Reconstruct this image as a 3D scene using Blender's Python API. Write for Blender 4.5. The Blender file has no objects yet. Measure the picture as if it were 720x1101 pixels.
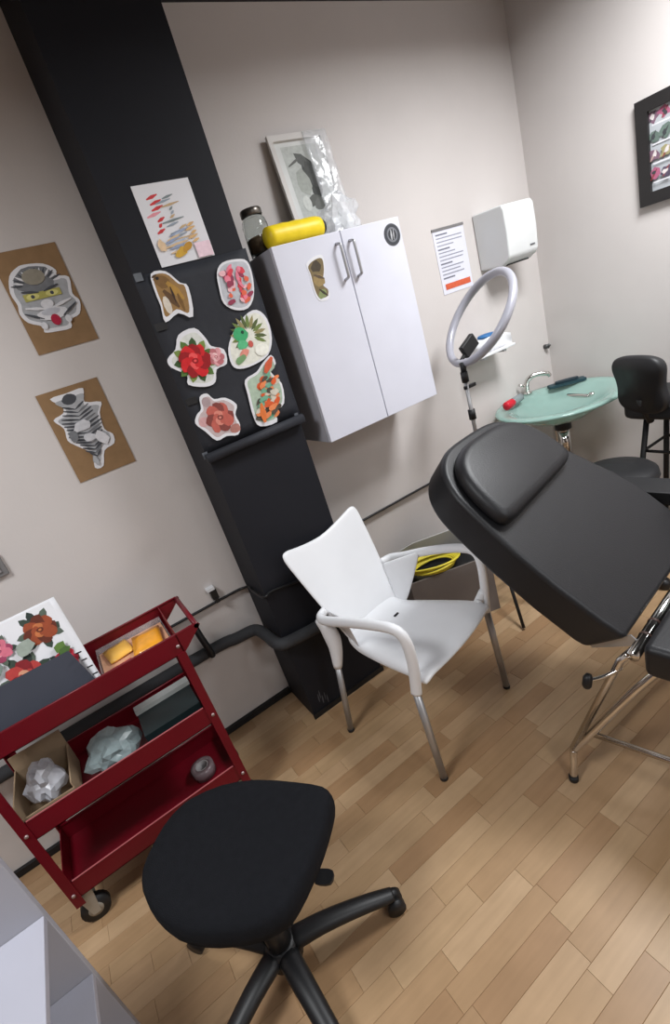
import bpy, bmesh, math, random
from mathutils import Vector, Matrix, noise

sc = bpy.context.scene
COL = sc.collection

# ------------------------------------------------------------------ camera
cam_d = bpy.data.cameras.new('camera')
cam = bpy.data.objects.new('camera', cam_d)
COL.objects.link(cam)
F_PX = 530.445
cam_d.sensor_fit = 'HORIZONTAL'
cam_d.sensor_width = 36.0
cam_d.lens = F_PX / 720 * 36.0
cam_d.clip_start = 0.02
yaw, pitch, roll = math.radians(25.87121), math.radians(21.11762), math.radians(-18.06798)
_r = Vector((math.cos(yaw), -math.sin(yaw), 0))
_f = Vector((math.sin(yaw), math.cos(yaw), 0))
_u = Vector((0, 0, 1))
f2 = math.cos(pitch) * _f - math.sin(pitch) * _u
u2 = math.sin(pitch) * _f + math.cos(pitch) * _u
r3 = math.cos(roll) * _r + math.sin(roll) * u2
u3 = -math.sin(roll) * _r + math.cos(roll) * u2
CAM = Vector((0, 0, 1.6))
cam.matrix_world = Matrix((
    (r3.x, u3.x, -f2.x, CAM.x), (r3.y, u3.y, -f2.y, CAM.y), (r3.z, u3.z, -f2.z, CAM.z), (0, 0, 0, 1)))
sc.camera = cam

# ------------------------------------------------------------------ light
sc.view_settings.view_transform = 'Standard'
sc.view_settings.look = 'None'
sc.view_settings.gamma = 1.0
sc.view_settings.use_curve_mapping = False
sc.view_settings.exposure = 0.0

world = bpy.data.worlds.new('world')
sc.world = world
world.use_nodes = True
world.node_tree.nodes['Background'].inputs[0].default_value = (0.9, 0.93, 1, 1)
world.node_tree.nodes['Background'].inputs[1].default_value = 0.3

def area(name, loc, sx, sy, power, col=(0.965, 0.982, 1.0)):
    l = bpy.data.lights.new(name, 'AREA')
    l.shape = 'RECTANGLE'; l.size = sx; l.size_y = sy
    l.energy = power; l.color = col; l.spread = math.radians(168)
    o = bpy.data.objects.new(name, l); COL.objects.link(o)
    o.location = loc
    return o
area('ceiling_panel_lamp', (2.0, 0.65, 2.685), 0.6, 0.6, 56)
area('ceiling_panel_lamp', (0.7, -1.3, 2.685), 0.6, 0.6, 26)
area('ceiling_panel_lamp', (-1.0, 0.75, 2.685), 0.6, 0.6, 36)
area('ceiling_panel_lamp', (1.8, -2.1, 2.685), 0.6, 0.6, 22)

# ------------------------------------------------------------------ materials
def lin(c):
    c = c / 255.0
    return c / 12.92 if c <= 0.04045 else ((c + 0.055) / 1.055) ** 2.4
def rgb(c):
    return (lin(c[0]), lin(c[1]), lin(c[2]), 1)
MATS = {}
def mat(name, c, rough=0.5, metal=0.0, var=0.06, scale=8.0, bump=0.0, bscale=60.0, trans=0.0, ior=1.45, spec=0.5, emit=0.0, sheen=0.0, coat=0.0):
    if name in MATS: return MATS[name]
    m = bpy.data.materials.new(name); m.use_nodes = True
    nt = m.node_tree; b = nt.nodes['Principled BSDF']
    b.inputs['Roughness'].default_value = rough
    b.inputs['Metallic'].default_value = metal
    b.inputs['IOR'].default_value = ior
    b.inputs['Transmission Weight'].default_value = trans
    b.inputs['Specular IOR Level'].default_value = spec
    b.inputs['Coat Weight'].default_value = coat
    if sheen: b.inputs['Sheen Weight'].default_value = sheen
    tc = nt.nodes.new('ShaderNodeTexCoord')
    nz = nt.nodes.new('ShaderNodeTexNoise'); nz.inputs['Scale'].default_value = scale
    nz.inputs['Detail'].default_value = 4
    nt.links.new(tc.outputs['Object'], nz.inputs['Vector'])
    rp = nt.nodes.new('ShaderNodeValToRGB')
    base = rgb(c)
    rp.color_ramp.elements[0].position = 0.3
    rp.color_ramp.elements[1].position = 0.7
    rp.color_ramp.elements[0].color = tuple(max(0, v * (1 - var)) for v in base[:3]) + (1,)
    rp.color_ramp.elements[1].color = tuple(min(1, v * (1 + var)) for v in base[:3]) + (1,)
    nt.links.new(nz.outputs['Fac'], rp.inputs['Fac'])
    nt.links.new(rp.outputs['Color'], b.inputs['Base Color'])
    if bump:
        n2 = nt.nodes.new('ShaderNodeTexNoise'); n2.inputs['Scale'].default_value = bscale
        n2.inputs['Detail'].default_value = 3
        nt.links.new(tc.outputs['Object'], n2.inputs['Vector'])
        bp = nt.nodes.new('ShaderNodeBump'); bp.inputs['Strength'].default_value = bump
        bp.inputs['Distance'].default_value = 0.004
        nt.links.new(n2.outputs['Fac'], bp.inputs['Height'])
        nt.links.new(bp.outputs['Normal'], b.inputs['Normal'])
    MATS[name] = m
    return m

def wood_mat():
    m = bpy.data.materials.new('beech_laminate'); m.use_nodes = True
    nt = m.node_tree; b = nt.nodes['Principled BSDF']
    b.inputs['Roughness'].default_value = 0.42
    oi = nt.nodes.new('ShaderNodeObjectInfo')
    rp = nt.nodes.new('ShaderNodeValToRGB')
    cols = [(0.0, (156, 123, 90)), (0.3, (166, 135, 101)), (0.55, (172, 143, 109)), (0.8, (182, 153, 120)), (1.0, (161, 130, 97))]
    e = rp.color_ramp.elements
    e[0].position, e[0].color = cols[0][0], rgb(cols[0][1])
    e[1].position, e[1].color = cols[-1][0], rgb(cols[-1][1])
    for p, c in cols[1:-1]:
        k = e.new(p); k.color = rgb(c)
    at = nt.nodes.new('ShaderNodeAttribute'); at.attribute_name = 'stave'
    add = nt.nodes.new('ShaderNodeMath'); add.operation = 'ADD'
    fr = nt.nodes.new('ShaderNodeMath'); fr.operation = 'FRACT'
    nt.links.new(oi.outputs['Random'], add.inputs[0]); nt.links.new(at.outputs['Fac'], add.inputs[1])
    nt.links.new(add.outputs[0], fr.inputs[0]); nt.links.new(fr.outputs[0], rp.inputs['Fac'])
    geo = nt.nodes.new('ShaderNodeNewGeometry')
    mp = nt.nodes.new('ShaderNodeMapping'); mp.inputs['Scale'].default_value = (5, 60, 5)
    nt.links.new(geo.outputs['Position'], mp.inputs['Vector'])
    nz = nt.nodes.new('ShaderNodeTexNoise'); nz.inputs['Scale'].default_value = 1.0; nz.inputs['Detail'].default_value = 5
    nt.links.new(mp.outputs['Vector'], nz.inputs['Vector'])
    n3 = nt.nodes.new('ShaderNodeTexNoise'); n3.inputs['Scale'].default_value = 9.0; n3.inputs['Detail'].default_value = 3
    nt.links.new(geo.outputs['Position'], n3.inputs['Vector'])
    mx = nt.nodes.new('ShaderNodeMix'); mx.data_type = 'RGBA'; mx.blend_type = 'MULTIPLY'
    mx.inputs[0].default_value = 1.0
    r2 = nt.nodes.new('ShaderNodeValToRGB')
    r2.color_ramp.elements[0].color = (0.84, 0.82, 0.78, 1); r2.color_ramp.elements[0].position = 0.3
    r2.color_ramp.elements[1].color = (1.04, 1.03, 1.02, 1); r2.color_ramp.elements[1].position = 0.65
    avg = nt.nodes.new('ShaderNodeMath'); avg.operation = 'MULTIPLY_ADD'
    nt.links.new(n3.outputs['Fac'], avg.inputs[0]); avg.inputs[1].default_value = 0.5
    hl = nt.nodes.new('ShaderNodeMath'); hl.operation = 'MULTIPLY'; hl.inputs[1].default_value = 0.5
    nt.links.new(nz.outputs['Fac'], hl.inputs[0]); nt.links.new(hl.outputs[0], avg.inputs[2])
    nt.links.new(avg.outputs[0], r2.inputs['Fac'])
    nt.links.new(rp.outputs['Color'], mx.inputs[6]); nt.links.new(r2.outputs['Color'], mx.inputs[7])
    nt.links.new(mx.outputs[2], b.inputs['Base Color'])
    return m

M_wall = mat('painted_wall', (206, 200, 197), 0.75, var=0.025, scale=3, bump=0.08, bscale=90)
M_ceil = mat('charcoal_ceiling', (42, 42, 46), 0.8)
M_pillar = mat('black_paint', (27, 28, 34), 0.65, var=0.08, scale=5, bump=0.1, bscale=40, spec=.3)
M_black = mat('black_plastic', (24, 24, 26), 0.45, var=0.1)
M_blackmat = mat('black_rubber', (30, 30, 32), 0.65, var=0.1)
M_vinyl = mat('black_vinyl', (25, 25, 28), 0.45, var=0.06, scale=14, bump=0.15, bscale=220)
M_vinyl_side = mat('black_vinyl_side', (28, 28, 30), 0.5, var=0.06, scale=14, bump=0.1, bscale=220)
M_fabric = mat('black_fabric', (21, 22, 26), 0.95, var=0.12, scale=60, bump=0.5, bscale=600, spec=0.2)
M_banner = mat('black_banner_cloth', (36, 38, 45), 0.7, var=0.15, scale=12, bump=0.3, bscale=30)
M_white = mat('white_plastic', (228, 229, 232), 0.38, var=0.015)
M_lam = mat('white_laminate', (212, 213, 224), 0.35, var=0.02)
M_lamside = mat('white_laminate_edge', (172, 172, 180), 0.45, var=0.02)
M_alu = mat('brushed_aluminium', (178, 178, 180), 0.38, metal=0.8, var=0.04)
M_chrome = mat('chrome', (215, 212, 208), 0.12, metal=1.0, var=0.02)
M_red = mat('red_enamel', (104, 4, 22), 0.4, var=0.08)
M_paper = mat('white_paper', (226, 226, 230), 0.8, var=0.02)
M_card = mat('brown_kraft_card', (143, 113, 80), 0.85, var=0.08, scale=30)
M_kraft = mat('cardboard', (152, 130, 104), 0.85, var=0.08, scale=30)
M_greyline = mat('grey_ink', (140, 142, 152), 0.8)
M_bin = mat('taupe_bin', (112, 104, 100), 0.7, var=0.06, bump=0.1)
M_binlid = mat('grey_bin_lid', (178, 178, 176), 0.65, var=0.05)
M_yellow = mat('yellow_plastic', (244, 214, 34), 0.45, var=0.06, scale=20)
M_cable = mat('yellow_cable', (216, 200, 60), 0.5)
M_slate = mat('slate_card', (58, 61, 72), 0.7)
def film(name, c, alpha, rough, bump=.0):
    m = bpy.data.materials.new(name); m.use_nodes = True
    nt = m.node_tree; b = nt.nodes['Principled BSDF']
    b.inputs['Base Color'].default_value = rgb(c); b.inputs['Roughness'].default_value = rough
    b.inputs['Specular IOR Level'].default_value = .9
    nz = nt.nodes.new('ShaderNodeTexNoise'); nz.inputs['Scale'].default_value = 26
    tc = nt.nodes.new('ShaderNodeTexCoord'); nt.links.new(tc.outputs['Object'], nz.inputs['Vector'])
    rp = nt.nodes.new('ShaderNodeMapRange'); rp.inputs[3].default_value = alpha * .6; rp.inputs[4].default_value = min(1, alpha * 1.4)
    nt.links.new(nz.outputs['Fac'], rp.inputs[0]); nt.links.new(rp.outputs[0], b.inputs['Alpha'])
    if bump:
        bp = nt.nodes.new('ShaderNodeBump'); bp.inputs['Strength'].default_value = bump; bp.inputs['Distance'].default_value = .006
        nt.links.new(nz.outputs['Fac'], bp.inputs['Height']); nt.links.new(bp.outputs['Normal'], b.inputs['Normal'])
    return m
M_film = film('thin_clear_film', (236, 238, 242), .24, .12, .5)
M_filmbag = film('crumpled_clear_film', (236, 238, 242), .45, .15, .5)
M_bag = film('milky_polythene', (212, 214, 222), .72, .3, .3)
M_bagt = film('clear_teal_polythene', (168, 186, 188), .6, .2, .4)
M_clear = mat('clear_film', (240, 243, 246), 0.06, var=0.02, trans=0.85, ior=1.3)
M_glass = mat('jar_glass', (232, 236, 234), 0.04, var=0.0, trans=1.0)
M_bottle = mat('grey_bottle', (150, 160, 162), .25, trans=.3)
M_basin = mat('green_glass', (178, 212, 203), 0.1, var=0.04, trans=0.5)
M_brown = mat('brown_contents', (132, 106, 82), 0.8, var=0.35, scale=40)
M_teal = mat('dark_teal', (34, 62, 70), 0.5)
M_redcap = mat('bright_red_plastic', (200, 20, 44), 0.4)
M_blue = mat('blue_label', (42, 104, 160), 0.5)
M_orange = mat('orange_packet', (236, 160, 40), 0.35, var=0.12, scale=30, coat=0.4)
M_peach = mat('peach_packet', (222, 170, 136), 0.4, var=0.12, scale=30)
M_pinkp = mat('pink_packet', (226, 120, 110), 0.4, var=0.1)
M_pipe = mat('grey_black_foam', (52, 53, 56), 0.8, var=0.1, bump=0.2)
M_frame = mat('black_frame', (34, 32, 32), 0.45)
M_olive = mat('olive_cloth', (138, 142, 116), 0.9)
M_greyp = mat('pale_grey_plastic', (202, 204, 208), 0.35, var=0.03)
M_disp = mat('dispenser_plastic', (216, 218, 218), 0.35, var=0.02)
M_rivet = mat('zinc_rivet', (190, 170, 170), 0.4, metal=0.7)
M_zinc = mat('zinc_caster', (170, 165, 155), 0.45, metal=0.5)
M_screed = mat('dark_underlay', (128, 100, 72), 0.9)
M_wood = wood_mat()

def ink(c, rough=0.75): return mat('ink_%d_%d_%d' % c, c, rough, var=0.1, scale=60)

# ------------------------------------------------------------------ helpers
def root_of(p):
    while p.parent is not None: p = p.parent
    return p
def obj(name, bm, m, parent=None, smooth=False, label=None, local=False, origin=None, bevel=0, subsurf=0, angle=None):
    """links bm as ONE mesh object; geometry is given in world coordinates unless local"""
    bmesh.ops.recalc_face_normals(bm, faces=bm.faces[:])
    me = bpy.data.meshes.new(name)
    off = Vector((0, 0, 0))
    if parent is not None:
        if not local: off = root_of(parent).location.copy()
    elif origin is not None: off = Vector(origin)
    elif not local:
        vs = [v.co for v in bm.verts]
        off = Vector((sum(v.x for v in vs) / len(vs), sum(v.y for v in vs) / len(vs), min(v.z for v in vs)))
    bmesh.ops.translate(bm, verts=bm.verts[:], vec=-off)
    if smooth:
        for f in bm.faces: f.smooth = True
    bm.to_mesh(me); bm.free()
    for mm in (m if isinstance(m, (list, tuple)) else [m]): me.materials.append(mm)
    o = bpy.data.objects.new(name, me); COL.objects.link(o)
    if parent is not None: o.parent = parent
    else: o.location = off
    if bevel:
        b = o.modifiers.new('bevel', 'BEVEL'); b.width = bevel; b.segments = 3; b.limit_method = 'ANGLE'; b.angle_limit = math.radians(40)
        for p in me.polygons: p.use_smooth = True
        w = o.modifiers.new('wn', 'WEIGHTED_NORMAL'); w.keep_sharp = False
    if subsurf:
        s = o.modifiers.new('sub', 'SUBSURF'); s.levels = subsurf; s.render_levels = subsurf
    if label: o['label'] = label
    return o
def thing(name, label, cat, loc, rotz=0, group=None):
    o = bpy.data.objects.new(name, None); COL.objects.link(o)
    o.empty_display_size = 0.05
    o.location = loc; o.rotation_euler = (0, 0, rotz)
    o['label'] = label; o['category'] = cat
    if group: o['group'] = group
    return o
def tag(o, label, cat, group=None):
    o['label'] = label; o['category'] = cat
    if group: o['group'] = group
    return o
def struct(o):
    o['kind'] = 'structure'; return o
def box(bm, x0, x1, y0, y1, z0, z1, mi=0):
    r = bmesh.ops.create_cube(bm, size=1)
    bmesh.ops.scale(bm, vec=(abs(x1 - x0), abs(y1 - y0), abs(z1 - z0)), verts=r['verts'])
    bmesh.ops.translate(bm, vec=((x0 + x1) / 2, (y0 + y1) / 2, (z0 + z1) / 2), verts=r['verts'])
    if mi:
        for f in {f for v in r['verts'] for f in v.link_faces}: f.material_index = mi
    return r['verts']
def bx(*a):
    bm = bmesh.new(); box(bm, *a); return bm
def smoothpath(pts, k=6, closed=False):
    P = [Vector(p) for p in pts]; n = len(P); out = []
    rng = range(n) if closed else range(n - 1)
    for i in rng:
        if closed: a, b, c, d = P[(i - 1) % n], P[i], P[(i + 1) % n], P[(i + 2) % n]
        else: a, b, c, d = P[max(i - 1, 0)], P[i], P[i + 1], P[min(i + 2, n - 1)]
        for j in range(k):
            t = j / k
            out.append(0.5 * ((2 * b) + (c - a) * t + (2 * a - 5 * b + 4 * c - d) * t * t + (3 * b - a - 3 * c + d) * t ** 3))
    if not closed: out.append(P[-1])
    return out
def tube(bm, pts, r, n=10, closed=False, flat=1.0, up=None, mi=0):
    """r: number or list; flat squashes along the frame's second axis"""
    P = [Vector(p) for p in pts]; N = len(P)
    rr = r if isinstance(r, (list, tuple)) else [r] * N
    rings = []; prev = None
    for i in range(N):
        if closed: t = P[(i + 1) % N] - P[i - 1]
        else: t = P[min(i + 1, N - 1)] - P[max(i - 1, 0)]
        t.normalize()
        if prev is None:
            a = Vector(up) if up is not None else (Vector((0, 0, 1)) if abs(t.z) < 0.9 else Vector((1, 0, 0)))
        else: a = prev
        a = a - t * a.dot(t); a.normalize(); prev = a
        b = t.cross(a)
        ring = []
        for k in range(n):
            th = 2 * math.pi * k / n
            ring.append(bm.verts.new(P[i] + (a * math.cos(th) * flat + b * math.sin(th)) * rr[i]))
        rings.append(ring)
    M = N if closed else N - 1
    fs = []
    for i in range(M):
        A, B = rings[i], rings[(i + 1) % N]
        for k in range(n):
            fs.append(bm.faces.new((A[k], A[(k + 1) % n], B[(k + 1) % n], B[k])))
    if not closed:
        fs.append(bm.faces.new(rings[0][::-1])); fs.append(bm.faces.new(rings[-1]))
    for f in fs: f.smooth = True; f.material_index = mi
    return rings
def cyl(bm, a, b, r, r2=None, n=20, mi=0):
    tube(bm, [a, b], [r, r if r2 is None else r2], n, mi=mi)
def lathe(bm, prof, c, n=28, mi=0, cap=True):
    rings = []
    for r, z in prof:
        rings.append([bm.verts.new((c[0] + r * math.cos(2 * math.pi * k / n), c[1] + r * math.sin(2 * math.pi * k / n), c[2] + z)) for k in range(n)])
    for A, B in zip(rings, rings[1:]):
        for k in range(n):
            f = bm.faces.new((A[k], A[(k + 1) % n], B[(k + 1) % n], B[k])); f.smooth = True; f.material_index = mi
    if cap:
        f = bm.faces.new(rings[0][::-1]); f.material_index = mi
        f = bm.faces.new(rings[-1]); f.material_index = mi
def prism(bm, poly, o, ax, ay, depth, mi=0, axn=None):
    """polygon (2D) in plane o+ax*x+ay*y, extruded by depth along ax x ay"""
    o, ax, ay = Vector(o), Vector(ax), Vector(ay)
    n = Vector(axn) if axn is not None else ax.cross(ay).normalized()
    A = [bm.verts.new(o + ax * p[0] + ay * p[1]) for p in poly]
    B = [bm.verts.new(v.co + n * depth) for v in A]
    k = len(poly)
    fs = [bm.faces.new(A[::-1]), bm.faces.new(B)]
    for i in range(k):
        fs.append(bm.faces.new((A[i], A[(i + 1) % k], B[(i + 1) % k], B[i])))
    for f in fs: f.material_index = mi
    return fs
def shell(bm, top, bottom):
    """closed shell from two equal grids of points (lists of rows)"""
    R, Cn = len(top), len(top[0])
    T = [[bm.verts.new(p) for p in row] for row in top]
    B = [[bm.verts.new(p) for p in row] for row in bottom]
    for i in range(R - 1):
        for j in range(Cn - 1):
            bm.faces.new((T[i][j], T[i][j + 1], T[i + 1][j + 1], T[i + 1][j]))
            bm.faces.new((B[i][j], B[i + 1][j], B[i + 1][j + 1], B[i][j + 1]))
    for i in range(R - 1):
        bm.faces.new((T[i][0], T[i + 1][0], B[i + 1][0], B[i][0]))
        bm.faces.new((T[i][-1], B[i][-1], B[i + 1][-1], T[i + 1][-1]))
    for j in range(Cn - 1):
        bm.faces.new((T[0][j], B[0][j], B[0][j + 1], T[0][j + 1]))
        bm.faces.new((T[-1][j], T[-1][j + 1], B[-1][j + 1], B[-1][j]))
    for f in bm.faces: f.smooth = True
def cushion(bm, poly, o, ax, ay, n, th, edge, drop=0.0):
    # soft pad: outline rings stepped inwards towards the top
    o, ax, ay, n = Vector(o), Vector(ax), Vector(ay), Vector(n)
    # even spacing round the outline
    P = [Vector((p[0], p[1])) for p in poly]; n0 = len(P); seg = [(P[(k + 1) % n0] - P[k]).length for k in range(n0)]
    tot = sum(seg); N = 64; Q = []; k = 0; acc = 0.0
    for q in range(N):
        d = tot * q / N
        while acc + seg[k] < d: acc += seg[k]; k += 1
        Q.append(P[k].lerp(P[(k + 1) % n0], (d - acc) / max(seg[k], 1e-9)))
    sgn = 1 if sum(Q[q].x * Q[(q + 1) % N].y - Q[(q + 1) % N].x * Q[q].y for q in range(N)) > 0 else -1
    for _ in range(3): Q = [Q[q] * .5 + (Q[q - 1] + Q[(q + 1) % N]) * .25 for q in range(N)]
    def inset(R, d):
        out = []
        for q in range(N):
            t = R[(q + 1) % N] - R[q - 1]; t.normalize()
            out.append(R[q] + Vector((-t.y, t.x)) * d * sgn)
        for _ in range(2): out = [out[q] * .5 + (out[q - 1] + out[(q + 1) % N]) * .25 for q in range(N)]
        return out
    rings = []; R = Q; last = 0.0
    for d, hgt in ((edge * .25, 0.0), (0.0, .2), (0.0, .45), (edge * .1, .66), (edge * .3, .84), (edge * .6, .95), (edge, .995)):
        R = inset(Q, d) if d <= edge * .3 else inset(R, d - last)
        last = d
        rings.append([bm.verts.new(o + ax * p.x + ay * p.y + n * (th * hgt)) for p in R])
    for A, B in zip(rings, rings[1:]):
        for k in range(len(A)):
            bm.faces.new((A[k], A[(k + 1) % len(A)], B[(k + 1) % len(A)], B[k]))
    bm.faces.new(rings[0][::-1]); bm.faces.new(rings[-1])
    for f in bm.faces: f.smooth = True
def smooth2(poly, k=4):
    return [(p.x, p.y) for p in smoothpath([(a, b, 0) for a, b in poly], k, True)]
def scaled(poly, s, dx=0, dy=0):
    cx = sum(p[0] for p in poly) / len(poly); cy = sum(p[1] for p in poly) / len(poly)
    return [(cx + (p[0] - cx) * s + dx, cy + (p[1] - cy) * s + dy) for p in poly]
def ell(cx, cy, rx, ry, n=14, rot=0, wob=0, rnd=None):
    out = []
    for k in range(n):
        t = 2 * math.pi * k / n
        w = 1 + (rnd.uniform(-wob, wob) if rnd else 0)
        x, y = rx * w * math.cos(t), ry * w * math.sin(t)
        out.append((cx + x * math.cos(rot) - y * math.sin(rot), cy + x * math.sin(rot) + y * math.cos(rot)))
    return out
def leaf(cx, cy, L, w, rot):
    pts = [(0, 0), (L * .3, w), (L * .7, w * .8), (L, 0), (L * .7, -w * .8), (L * .3, -w)]
    return [(cx + x * math.cos(rot) - y * math.sin(rot), cy + x * math.sin(rot) + y * math.cos(rot)) for x, y in pts]
def stroke(x0, y0, x1, y1, w):
    dx, dy = x1 - x0, y1 - y0; L = math.hypot(dx, dy) or 1
    nx, ny = -dy / L * w / 2, dx / L * w / 2
    return [(x0 + nx * .4, y0 + ny * .4), ((x0 + x1) / 2 + nx, (y0 + y1) / 2 + ny), (x1 + nx * .3, y1 + ny * .3),
            (x1 - nx * .3, y1 - ny * .3), ((x0 + x1) / 2 - nx, (y0 + y1) / 2 - ny), (x0 - nx * .4, y0 - ny * .4)]
def rose(cx, cy, r, dark, mid, light, rnd, n=7):
    L = []
    for k in range(n):
        t = 2 * math.pi * k / n + rnd.uniform(-.2, .2)
        L.append((ell(cx + r * .55 * math.cos(t), cy + r * .55 * math.sin(t), r * .5, r * .42, 10, t, .12, rnd), mid if k % 2 else dark))
    for k in range(5):
        t = 2 * math.pi * k / 5 + .4
        L.append((ell(cx + r * .28 * math.cos(t), cy + r * .28 * math.sin(t), r * .3, r * .22, 9, t + 1.2, .1, rnd), light if k % 2 else mid))
    L.append((ell(cx, cy, r * .22, r * .18, 9, 0, .1, rnd), dark))
    L.append((ell(cx, cy, r * .1, r * .08, 8), light))
    return L
def art(name, base, layers, o, ax, ay, basemat, thick=0.002, step=0.00012, parent=None, origin=None):
    """flat print: base polygon with thickness, ink polygons lying on it. o+ax*x+ay*y; thickness goes along ax x ay"""
    bm = bmesh.new(); mats = [basemat]; idx = {basemat: 0}
    o = Vector(o); ax = Vector(ax); ay = Vector(ay); n = ax.cross(ay).normalized()
    prism(bm, base, o, ax, ay, thick)
    d = thick
    for poly, c in layers:
        m = ink(c) if isinstance(c, tuple) else c
        if m not in idx: idx[m] = len(mats); mats.append(m)
        d += step
        prism(bm, poly, o + n * (d - step * .9), ax, ay, step * .9, mi=idx[m])
    return obj(name, bm, mats, parent, origin=origin)
AX, AZ = (1, 0, 0), (0, 0, 1)      # AX x AZ points to -Y, towards the room

# ------------------------------------------------------------------ room shell
XR, XL, YB, YF, H = 2.67, -2.6, 2.012, -3.0, 2.695
struct(obj('wall_back', (lambda bm: (box(bm, XL - .1, XR + .1, 2.015, 2.12, -.05, .63), box(bm, XL - .1, XR + .1, 1.998, 2.12, .63, H + .1), bm)[-1])(bmesh.new()), M_wall))
struct(obj('wall_right', bx(XR, XR + .1, YF - .1, 1.9979, -.05, H + .1), M_wall))
struct(obj('wall_left', bx(XL - .1, XL, YF - .1, 1.9979, -.05, H + .1), M_wall))
struct(obj('wall_front', bx(XL + .0001, XR - .0001, YF - .1, YF, -.05, H + .1), M_wall))
struct(obj('ceiling', bx(XL + .0001, XR - .0001, YF + .0001, 1.9978, H, H + .08), M_ceil))
floor = struct(obj('floor', bx(XL + .0001, XR - .0001, YF + .0001, 2.0148, -.05, -.0015), M_screed))

# pillar
PX0, PX1, PY = 0.437, 0.826, 1.75
pillar = struct(obj('pillar', bx(PX0, PX1, PY, 1.997, 0, H - .0005), M_pillar))
pillar['label'] = 'black painted square pillar standing against the back wall'
bm = bmesh.new()
for x, z, w in ((.482, .085, .012), (.492, .10, .01), (.498, .068, .014), (.512, .075, .008), (.52, .055, .012)):
    prism(bm, stroke(x, z - .022, x + .004, z + .02, w * .5), (0, PY, 0), AX, AZ, .0006)
obj('scuff_mark', bm, mat('pale_scuff', (84, 84, 88), .8), pillar)

# baseboards
struct(obj('baseboard_left', bx(XL + .001, PX0 - .001, 1.998, 2.0149, 0, .028), M_black))
struct(obj('baseboard_back', bx(PX1 + .001, XR - .001, 1.998, 2.0149, 0, .028), M_black))
struct(obj('baseboard_right', bx(XR - .014, XR - .0005, YF + .001, 1.997, 0, .028), M_black))
struct(obj('baseboard_pillar', (lambda bm: (box(bm, PX0 - .006, PX1 + .006, PY - .008, PY - .0005, 0, .026), bm)[-1])(bmesh.new()), M_black))

# floorboards: beech staves laid along the back wall
rnd = random.Random(4)
WST = 0.065
cache = {}
def stave_mesh(L):
    k = round(L, 3)
    if k in cache: return cache[k]
    bm = bmesh.new(); b = .0006; hw = WST / 2 - .00015; hl = k / 2 - .00015
    lo = [bm.verts.new((sx * hl, sy * hw, -.0012)) for sx, sy in ((-1, -1), (1, -1), (1, 1), (-1, 1))]
    up = [bm.verts.new((sx * (hl - b), sy * (hw - b), 0)) for sx, sy in ((-1, -1), (1, -1), (1, 1), (-1, 1))]
    bm.faces.new(up)
    for i in range(4): bm.faces.new((lo[i], lo[(i + 1) % 4], up[(i + 1) % 4], up[i]))
    bm.faces.new(lo[::-1])
    bmesh.ops.recalc_face_normals(bm, faces=bm.faces[:])
    me = bpy.data.meshes.new('floorboard'); bm.to_mesh(me); bm.free(); me.materials.append(M_wood)
    cache[k] = me; return me
staves = []
y = 1.996
while y - WST > YF:
    x = XL + .002 - rnd.uniform(0, .3)
    while x < XR - .02:
        L = rnd.choice((.24, .30, .36, .42))
        a, b = max(x, XL + .002), min(x + L, XR - .002)
        if b - a > .03: staves.append(((a + b) / 2, y - WST / 2, b - a))
        x += L
    y -= WST
def visible(p):
    d = Vector((p[0], p[1], 0)) - CAM
    z = d.dot(f2)
    return z > .1 and abs(d.dot(r3) / z) < 360 / F_PX * 1.02 and abs(d.dot(u3) / z) < 550.5 / F_PX * 1.02
near = [s for s in staves if visible(s) and s[0] > -.75]
near.sort(key=lambda s: (s[0] ** 2 + s[1] ** 2))
single = near[:296]; sset = set(single)
rest = [s for s in staves if s not in sset]
for s in single:
    o = bpy.data.objects.new('floorboard', stave_mesh(s[2])); COL.objects.link(o)
    o.parent = floor; o.location = Vector((s[0], s[1], 0)) - floor.location
bm = bmesh.new(); lay = bm.faces.layers.float.new('stave')
for s in rest:
    b, hw, hl = .0006, WST / 2 - .00015, s[2] / 2 - .00015
    c = ((-1, -1), (1, -1), (1, 1), (-1, 1))
    lo = [bm.verts.new((s[0] + sx * hl, s[1] + sy * hw, -.0012)) for sx, sy in c]
    up = [bm.verts.new((s[0] + sx * (hl - b), s[1] + sy * (hw - b), 0)) for sx, sy in c]
    v = rnd.random()
    fs = [bm.faces.new(up)] + [bm.faces.new((lo[i], lo[(i + 1) % 4], up[(i + 1) % 4], up[i])) for i in range(4)]
    for f in fs: f[lay] = v
o = obj('floorboards', bm, M_wood, floor); o['kind'] = 'stuff'

# ------------------------------------------------------------------ pipes and cords on the wall
bm = bmesh.new()
tube(bm, smoothpath([(-.75, 1.975, .45), (.13, 1.975, .45), (.30, 1.97, .438), (.385, 1.955, .435), (.402, 1.87, .44), (.403, 1.78, .446),
                     (.42, 1.722, .449), (.50, 1.718, .438), (.62, 1.718, .43), (.80, 1.718, .43), (.856, 1.74, .43), (.86, 1.86, .43), (.87, 1.965, .43)], 5), .026, 12)
pipe = tag(obj('foam_pipe', bm, M_pipe), 'thick black foam covered pipe bent round the pillar above the floor', 'pipe')
bm = bmesh.new()
tube(bm, smoothpath([(-1.0, 1.991, .634), (.20, 1.991, .634), (.42, 1.988, .63), (.426, 1.88, .65), (.428, 1.745, .668), (.47, 1.742, .676), (.60, 1.742, .655),
                     (.80, 1.742, .645), (.834, 1.75, .643), (.835, 1.9, .64), (.85, 1.985, .636), (1.1, 1.991, .634), (1.7, 1.991, .632), (2.4, 1.991, .632)], 5), .006, 8)
tag(obj('black_cord', bm, M_black), 'thin black cord running along the back wall and round the pillar', 'cord')
bm = bmesh.new(); box(bm, .278, .306, 1.97, 1.998, .655, .70); box(bm, .285, .30, 1.965, 1.998, .638, .66)
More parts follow.
